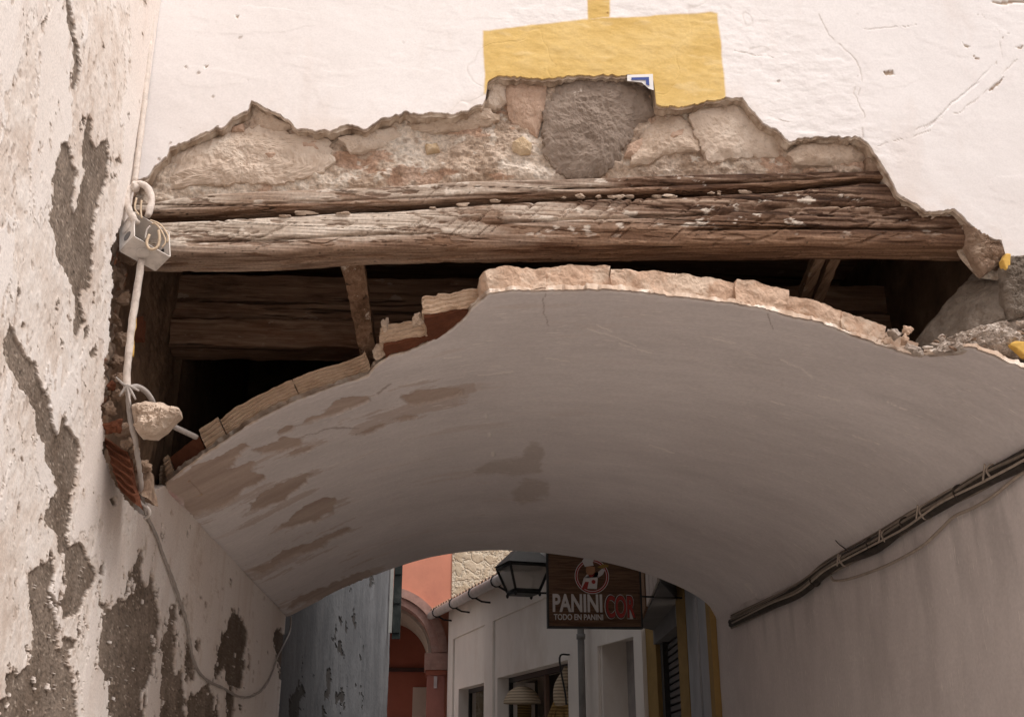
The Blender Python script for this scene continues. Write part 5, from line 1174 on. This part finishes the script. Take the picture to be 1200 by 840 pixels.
# ---- arcade at the end of the lane
def arcade():
    Y = 23.0; t = thing('salmon_arcade', 'salmon pink arcade with a moulded arch closing the lane at the left', 'building', (*gp(490, Y), 0))
    c = atY(448, 764, Y); ro = float(atY(524, 764, Y)[0]-c[0]); ri = ro*0.76; rm = ro*0.97
    zc = c[2]
    def ring(name, r0, r1, y0, y1, m, a0=0, a1=pi, n=40):
        V = []; F = []
        for k in range(n+1):
            a_ = a0+(a1-a0)*k/n
            for r_, yy in ((r0, y0), (r1, y0), (r1, y1), (r0, y1)): V.append((c[0]+r_*cos(a_), yy, zc+r_*sin(a_)))
        for k in range(n):
            for j in range(4): F.append((k*4+j, k*4+(j+1) % 4, k*4+4+(j+1) % 4, k*4+4+j))
        F.append((0, 1, 2, 3)); F.append((4*n+3, 4*n+2, 4*n+1, 4*n))
        o = mesh_obj(name, V, F, m, t, smooth_sh=False); bm = bmesh.new(); bm.from_mesh(o.data); bmesh.ops.recalc_face_normals(bm, faces=list(bm.faces)); bm.to_mesh(o.data); bm.free()
    ring('arch_moulding', ri, rm*0.9, Y-0.05, Y+0.6, M_MAUVE); ring('arch_moulding', rm*0.9, ro, Y-0.12, Y+0.5, M_MAUVE)
    ring('arch_soffit', ri*0.94, ri*1.02, Y+0.6, Y+3.2, M_CREAM)
    xs = np.linspace(c[0]-2.2, float(atY(529, 700, Y)[0]), 60); zb = np.where(np.abs(xs-c[0]) < ro, zc+np.sqrt(np.maximum(ro**2-(xs-c[0])**2, 0)), 0.0)-0.02
    mesh_obj('wall', [(x, Y, z_) for x, z_ in zip(xs, zb)]+[(x, Y, 9.5) for x in xs], [(k, k+1, 61+k, 60+k) for k in range(59)], M_SALMON, t)
    x1 = xs[-1]
    for s_ in (-1, 1):
        xa, xb = sorted((c[0]+s_*ri*0.92, c[0]+s_*ro*0.97))
        box('pier', (xa, Y-0.10, 0), (xb, Y+0.7, zc-0.35), M_SALMON if s_ < 0 else mat_plain('pier_mauve', (0.36, 0.15, 0.12), 0.9, 0.12, 3), t)
        box('capital', (xa-0.06, Y-0.16, zc-0.35), (xb+0.06, Y+0.7, zc-0.02), M_MAUVE, t)
        box('capital', (xa-0.03, Y-0.13, zc-0.45), (xb+0.03, Y+0.7, zc-0.352), M_REDBROWN, t)
    box('inner_wall', (c[0]-2.5, Y+3.2, 0), (c[0]+2.5, Y+3.4, 6), M_REDBROWN, t)
    box('inner_side', (c[0]+ri*0.96, Y+0.72, 0), (c[0]+ri*0.96+0.15, Y+3.2, 6), M_REDBROWN, t)
    p = atY(484, 805, Y+3.2); q = atY(503, 805, Y+3.2); box('inner_panel', (p[0], Y+3.12, 0), (q[0], Y+3.2, p[2]), M_CREAM, t)
    p = atY(460, 782, Y+3.2); q = atY(505, 786, Y+3.2); box('inner_rail', (c[0]-1, Y+3.1, q[2]-0.02), (q[0], Y+3.2, p[2]), mat_plain('dark_rail', (0.06, 0.03, 0.025)), t)
    p = atY(507, 772, Y-0.1); q = atY(516, 781, Y-0.1); box('name_plaque', (p[0], Y-0.13, q[2]), (q[0], Y-0.1, p[2]), mat_plain('dark_plaque', (0.10, 0.06, 0.055)), t)
    p = atY(508.5, 792, Y-0.1); q = atY(512, 806, Y-0.1); box('number_plaque', (p[0], Y-0.13, q[2]), (q[0], Y-0.1, p[2]), mat_plain('pale_plaque', (0.5, 0.42, 0.42)), t)
    # bare stone gable beside it
    b = MB('rubble_gable', 0.95, 0.1)
    n = b.noise(5, 6, 0.7); wc = b.mix(0.5, b.map((1, 1, 1.6)), b.noise3(4, 5))
    v = b.vor(4.6, 'DISTANCE_TO_EDGE', co=wc); cc = b.ramp(b.vor(4.6, 'F1', co=wc, out=1), [(0.2, (0.42, 0.33, 0.22)), (0.8, (0.70, 0.60, 0.46))])
    col = b.mix(b.ramp(v, [(0.02, 0.85), (0.10, 0.0)]), b.mix(0.5, b.ramp(n, [(0.3, (0.34, 0.24, 0.15)), (0.55, (0.58, 0.48, 0.36)), (0.75, (0.70, 0.62, 0.50))]), b.mix(0.3, cc, (0.55, 0.45, 0.33))), (0.66, 0.58, 0.46))
    m = b.done(col, b.bump(b.math('ADD', b.ramp(v, [(0.0, 0.0), (0.15, 1.0)]), n), 0.6, 0.06))
    g = box('stone_gable', (x1+0.003, Y-0.02, 0), (x1+7, Y+1, 9.5), m); tag(g, 'bare rubble stone gable rising above the white shop eave', 'wall')
    # far left side of the lane
    h = thing('blue_grey_house', 'blue-grey peeling house wall beyond the passage on the left', 'house', (XL, 12, 0))
    a_, e_ = np.array([XL-0.01, YB+0.01]), gp(455, 20.0)
    yy_ = 1/np.linspace(1/a_[1], 1/e_[1], 170); zz_ = np.concatenate([[-0.1], np.linspace(1.4, 4.6, 330), [7.0]]); Yg, Zg = np.meshgrid(yy_, zz_, indexing='ij')
    P = np.stack([a_[0]+(e_[0]-a_[0])*(Yg-a_[1])/(e_[1]-a_[1]), Yg, Zg], -1).reshape(-1, 3); px = proj(P)
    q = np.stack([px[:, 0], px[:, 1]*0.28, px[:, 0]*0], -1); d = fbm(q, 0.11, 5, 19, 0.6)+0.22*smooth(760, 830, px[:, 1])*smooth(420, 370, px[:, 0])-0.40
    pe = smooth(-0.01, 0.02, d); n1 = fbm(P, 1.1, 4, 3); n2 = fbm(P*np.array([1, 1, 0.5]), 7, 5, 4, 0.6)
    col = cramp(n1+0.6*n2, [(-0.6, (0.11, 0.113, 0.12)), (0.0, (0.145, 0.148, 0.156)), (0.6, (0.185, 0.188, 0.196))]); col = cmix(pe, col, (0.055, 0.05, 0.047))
    P[:, 0] += 0.02*n1+0.008*n2+(1-pe)*0.008+0.0015*fbm(P, 30, 3, 8)
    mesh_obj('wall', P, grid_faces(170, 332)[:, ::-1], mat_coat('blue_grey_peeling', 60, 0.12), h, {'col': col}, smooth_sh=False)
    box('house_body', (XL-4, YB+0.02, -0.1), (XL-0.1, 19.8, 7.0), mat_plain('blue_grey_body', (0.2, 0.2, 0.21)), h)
    s_ = thing('green_shutter', 'dark green weathered shutter leaf standing out from the far left wall', 'shutter', (*gp(464, 19.0), 0))
    gm = mat_plain('dark_green_paint', (0.012, 0.017, 0.015), 0.6, 0.3, 5, 0.3, stain=(0.05, 0.055, 0.05))
    p = atY(459, 748, 19.0); q = atY(472, 655, 19.0)
    box('leaf', (p[0], 19.0, p[2]), (q[0], 19.08, q[2]+0.6), gm, s_)
    box('edge_strip', (p[0]-0.06, 18.98, p[2]+0.1), (p[0]-0.005, 19.06, q[2]+0.6), mat_plain('pale_strip', (0.30, 0.30, 0.28)), s_)
    for k in range(3): box('batten', (p[0]+0.015, 18.975, p[2]+0.1+0.5*k), (q[0]-0.015, 19.0, p[2]+0.17+0.5*k), gm, s_)
arcade()

# ---- lantern
def lantern():
    Y = 9.3; c = atY(616, 693, Y); S = float(atY(640, 660, Y)[0]-atY(590, 660, Y)[0])/2
    t = thing('street_lantern', 'black framed street lantern with pale glass hanging left of the wooden sign', 'lantern', tuple(c))
    zb = c[2]; zt = zat(616, 660, Y); rb, r1 = S*0.60, S*1.0
    gl = MB('pale_lantern_glass', 0.35, 0.4); gc = gl.ramp(gl.noise(5, 4), [(0.3, (0.72, 0.68, 0.63)), (0.7, (0.85, 0.80, 0.75))]); gm = gl.done(gc); tr = gl.t.nodes.new('ShaderNodeBsdfTranslucent'); gl.lk(gc, tr.inputs[0]); mx = gl.t.nodes.new('ShaderNodeMixShader'); mx.inputs[0].default_value = 0.55
    gl.lk(gl.b.outputs[0], mx.inputs[1]); gl.lk(tr.outputs[0], mx.inputs[2]); tp = gl.t.nodes.new('ShaderNodeBsdfTransparent'); m2 = gl.t.nodes.new('ShaderNodeMixShader'); m2.inputs[0].default_value = 0.65; gl.lk(mx.outputs[0], m2.inputs[1]); gl.lk(tp.outputs[0], m2.inputs[2]); gl.lk(m2.outputs[0], gl.o.inputs[0])
    cx, cy = c[0], Y+0.2
    rot = radians(14)
    def cor(r, z): return [np.array([cx+r*(sx*cos(rot)-sy*sin(rot)), cy+r*(sx*sin(rot)+sy*cos(rot)), z]) for sx, sy in ((-1, -1), (1, -1), (1, 1), (-1, 1))]
    B, T = cor(rb, zb+0.03), cor(r1, zt)
    for k in range(4):
        l = (k+1) % 4; n = np.cross(B[l]-B[k], T[k]-B[k]); n /= np.linalg.norm(n); n = -n*0.006
        hexa('glass_pane', [B[k]+n, B[l]+n, B[l]+2*n, B[k]+2*n, T[k]+n, T[l]+n, T[l]+2*n, T[k]+2*n], gm, t)
        tube('frame_bar', [B[k], T[k]], 0.013, M_IRON, t, seg=6, sm=0); tube('frame_bar', [B[k], B[l]], 0.013, M_IRON, t, seg=6, sm=0); tube('frame_bar', [T[k], T[l]], 0.015, M_IRON, t, seg=6, sm=0)
        rock('foot', B[k]+np.array([0, 0, -0.03]), (0.014, 0.014, 0.022), M_IRON, t, k, 0.0, 2)
    Q = cor(rb*0.98, zb+0.02); hexa('base_plate', [q-np.array([0, 0, 0.02]) for q in Q]+Q, M_IRON, t)
    A, D = cor(r1*1.12, zt+0.015), cor(r1*0.45, zt+0.15)
    hexa('roof', A+D, mat_plain('lantern_roof', (0.06, 0.057, 0.054), 0.6, 0.2, 10), t)
    E_ = cor(r1*0.28, zt+0.15); G_ = cor(r1*0.30, zt+0.22); hexa('vent', E_+G_, M_IRON, t)
    tube('arm', [(cx, cy, zt+0.22), (cx, cy, zt+0.30), (cx+0.3, cy, zt+0.33), (float(gp(800, 10.0)[0])+0.1, 9.95, zt+0.33)], 0.016, M_IRON, t, seg=8, sm=0)
    tube('brace', [(cx+rb, cy, zb+0.02), (cx+0.5, cy+0.05, zb+0.02), (float(gp(800, 10.0)[0])+0.1, 9.95, zb+0.05)], 0.009, M_IRON, t, seg=6, sm=0)
lantern()

# ---- hanging shop sign
def sign():
    Y = 9.0; p = atY(643, 734, Y); q = atY(749, 660, Y); x0, x1, z0 = p[0], q[0], p[2]; z1 = z0+(x1-x0)*0.80; W = x1-x0
    t = thing('hanging_sign', 'dark wooden hanging sign with a chef emblem and white and red lettering', 'sign', (x0, Y, z0))
    wd = mat_wood('sign_wood_print', (0.05, 0.028, 0.018), (0.115, 0.066, 0.042), (0.19, 0.115, 0.072), 0.62, None, 'X')
    box('panel', (x0, Y, z0), (x1, Y+0.05, z1), wd, t)
    f = 0.010
    for nm, lo, hi in (('frame', (x0-f, Y-0.012, z0-f), (x1+f, Y+0.06, z0+0.004)), ('frame', (x0-f, Y-0.012, z1-0.004), (x1+f, Y+0.06, z1+f)), ('frame', (x0-f, Y-0.011, z0+0.005), (x0+0.004, Y+0.06, z1-0.005)), ('frame', (x1-0.004, Y-0.011, z0+0.005), (x1+f, Y+0.06, z1-0.005))): box(nm, lo, hi, M_IRON, t)
    wh = mat_plain('sign_white', (0.50, 0.47, 0.46), 0.6, 0.04, 5, 0.05); rd = mat_plain('sign_red', (0.28, 0.028, 0.022), 0.6, 0.05, 5, 0.05); bk = mat_plain('sign_outline', (0.02, 0.012, 0.01), 0.6); skin = mat_plain('sign_tan', (0.30, 0.15, 0.08), 0.6); gold = mat_plain('sign_gold', (0.25, 0.15, 0.03), 0.6)
    def text(body, u, v, w_, h_, m, y, off, nm):
        cu = bpy.data.curves.new(nm, 'FONT'); cu.body = body; cu.size = 1; cu.offset = off; cu.extrude = 0.004; cu.fill_mode = 'FRONT' if False else 'BOTH'
        o = bpy.data.objects.new(nm, cu); C.objects.link(o); dg = bpy.context.evaluated_depsgraph_get(); dg.update()
        me = bpy.data.meshes.new_from_object(o.evaluated_get(dg)); bpy.data.objects.remove(o)
        P = np.array([v_.co[:] for v_ in me.vertices]); lo, hi = P.min(0), P.max(0)
        N = np.stack([x0+W*(u+w_*(P[:, 0]-lo[0])/(hi[0]-lo[0])), y-P[:, 2]*0.25, z0+W*(v+h_*(P[:, 1]-lo[1])/(hi[1]-lo[1]))], -1)
        for v_, n_ in zip(me.vertices, N): v_.co = n_
        me.materials.append(m); ob = bpy.data.objects.new(nm, me); C.objects.link(ob); adopt(ob, t)
    text('PANINI', 0.045, 0.155, 0.535, 0.19, wh, Y-0.006, 0.030, 'lettering')
    text('COR', 0.605, 0.085, 0.345, 0.26, wh, Y-0.004, 0.055, 'lettering_outline')
    text('COR', 0.612, 0.092, 0.331, 0.246, bk, Y-0.007, 0.040, 'lettering_outline')
    text('COR', 0.620, 0.100, 0.315, 0.230, rd, Y-0.010, 0.022, 'lettering')
    text('TODO EN PANINI', 0.055, 0.072, 0.53, 0.062, wh, Y-0.006, 0.020, 'lettering')
    yy = [Y-0.004]
    def shape(nm, pts, m):
        yy[0] -= 0.0012; n = len(pts); V = [(x0+W*u, yy[0], z0+W*v) for u, v in pts]+[(x0+W*u, yy[0]+0.001, z0+W*v) for u, v in pts]
        mesh_obj(nm, V, [tuple(range(n))]+[(k, n+k, n+(k+1) % n, (k+1) % n) for k in range(n)], m, t, smooth_sh=False)
    def circ(nm, cu, cv, r0, r1, m):
        yy[0] -= 0.0012; k = 48; V = []
        for r_ in (r0, r1): V += [(x0+W*(cu+r_*cos(i*2*pi/k)), yy[0], z0+W*(cv+r_*sin(i*2*pi/k))) for i in range(k)]
        mesh_obj(nm, V, [(i, (i+1) % k, k+(i+1) % k, k+i) for i in range(k)], m, t, smooth_sh=False)
    cu, cv = 0.475, 0.535
    circ('emblem_ring', cu, cv, 0.150, 0.185, rd); circ('emblem_ring', cu, cv, 0.158, 0.164, wh); circ('emblem_ring', cu, cv, 0.180, 0.187, wh)
    shape('emblem_torso', [(cu-0.12, cv-0.13), (cu-0.09, cv-0.02), (cu-0.045, cv+0.03), (cu+0.03, cv+0.03), (cu+0.075, cv-0.01), (cu+0.12, cv+0.02), (cu+0.145, cv+0.07), (cu+0.115, cv+0.085), (cu+0.07, cv+0.05), (cu+0.06, cv-0.05), (cu+0.05, cv-0.135)], wh)
    shape('emblem_scarf', [(cu-0.045, cv+0.025), (cu-0.02, cv-0.015), (cu+0.01, cv-0.005), (cu+0.03, cv+0.028), (cu-0.005, cv+0.012)], rd)
    shape('emblem_apron', [(cu-0.115, cv-0.135), (cu-0.075, cv-0.06), (cu-0.035, cv-0.06), (cu-0.055, cv-0.14)], rd)
    circ('emblem_button', cu+0.015, cv-0.06, 0.0, 0.022, rd)
    shape('emblem_face', [(cu-0.065, cv+0.045), (cu-0.05, cv+0.015), (cu-0.005, cv+0.012), (cu+0.03, cv+0.04), (cu+0.035, cv+0.10), (cu-0.06, cv+0.11)], skin)
    shape('emblem_hat', [(cu-0.075, cv+0.10), (cu-0.09, cv+0.13), (cu-0.105, cv+0.16), (cu-0.085, cv+0.19), (cu-0.05, cv+0.205), (cu-0.01, cv+0.215), (cu+0.02, cv+0.21), (cu+0.025, cv+0.175), (cu+0.01, cv+0.155), (cu+0.02, cv+0.115)], wh)
    shape('emblem_tray', [(cu+0.06, cv+0.095), (cu+0.10, cv+0.085), (cu+0.18, cv+0.10), (cu+0.185, cv+0.12), (cu+0.12, cv+0.13)], gold)
    for u in (0.16, 0.40): tube('hanger', [(x0+W*u, Y+0.03, z1), (x0+W*u, Y+0.03, z1+0.12)], 0.012, M_IRON, t, seg=6, sm=0)
    e = gp(800, 10.0); tube('arm', [(x0, Y+0.03, z1+0.12), (x1+0.05, Y+0.03, z1+0.12), (e[0]+0.05, e[1], z1+0.12)], 0.018, M_IRON, t, seg=8, sm=0)
sign()

# ---- unseen wall added on the right of the open lane to shape the light
def right_light_wall():
    t = thing('lane_light_wall', 'unseen white house wall added right of the lane to shape the light', 'house', (3.8, -2, 0))
    box('wall', (3.8, -6, -0.1), (7, YB, 4.4), mat_plain('light_wall_white', (0.74, 0.68, 0.63)), t)
right_light_wall()
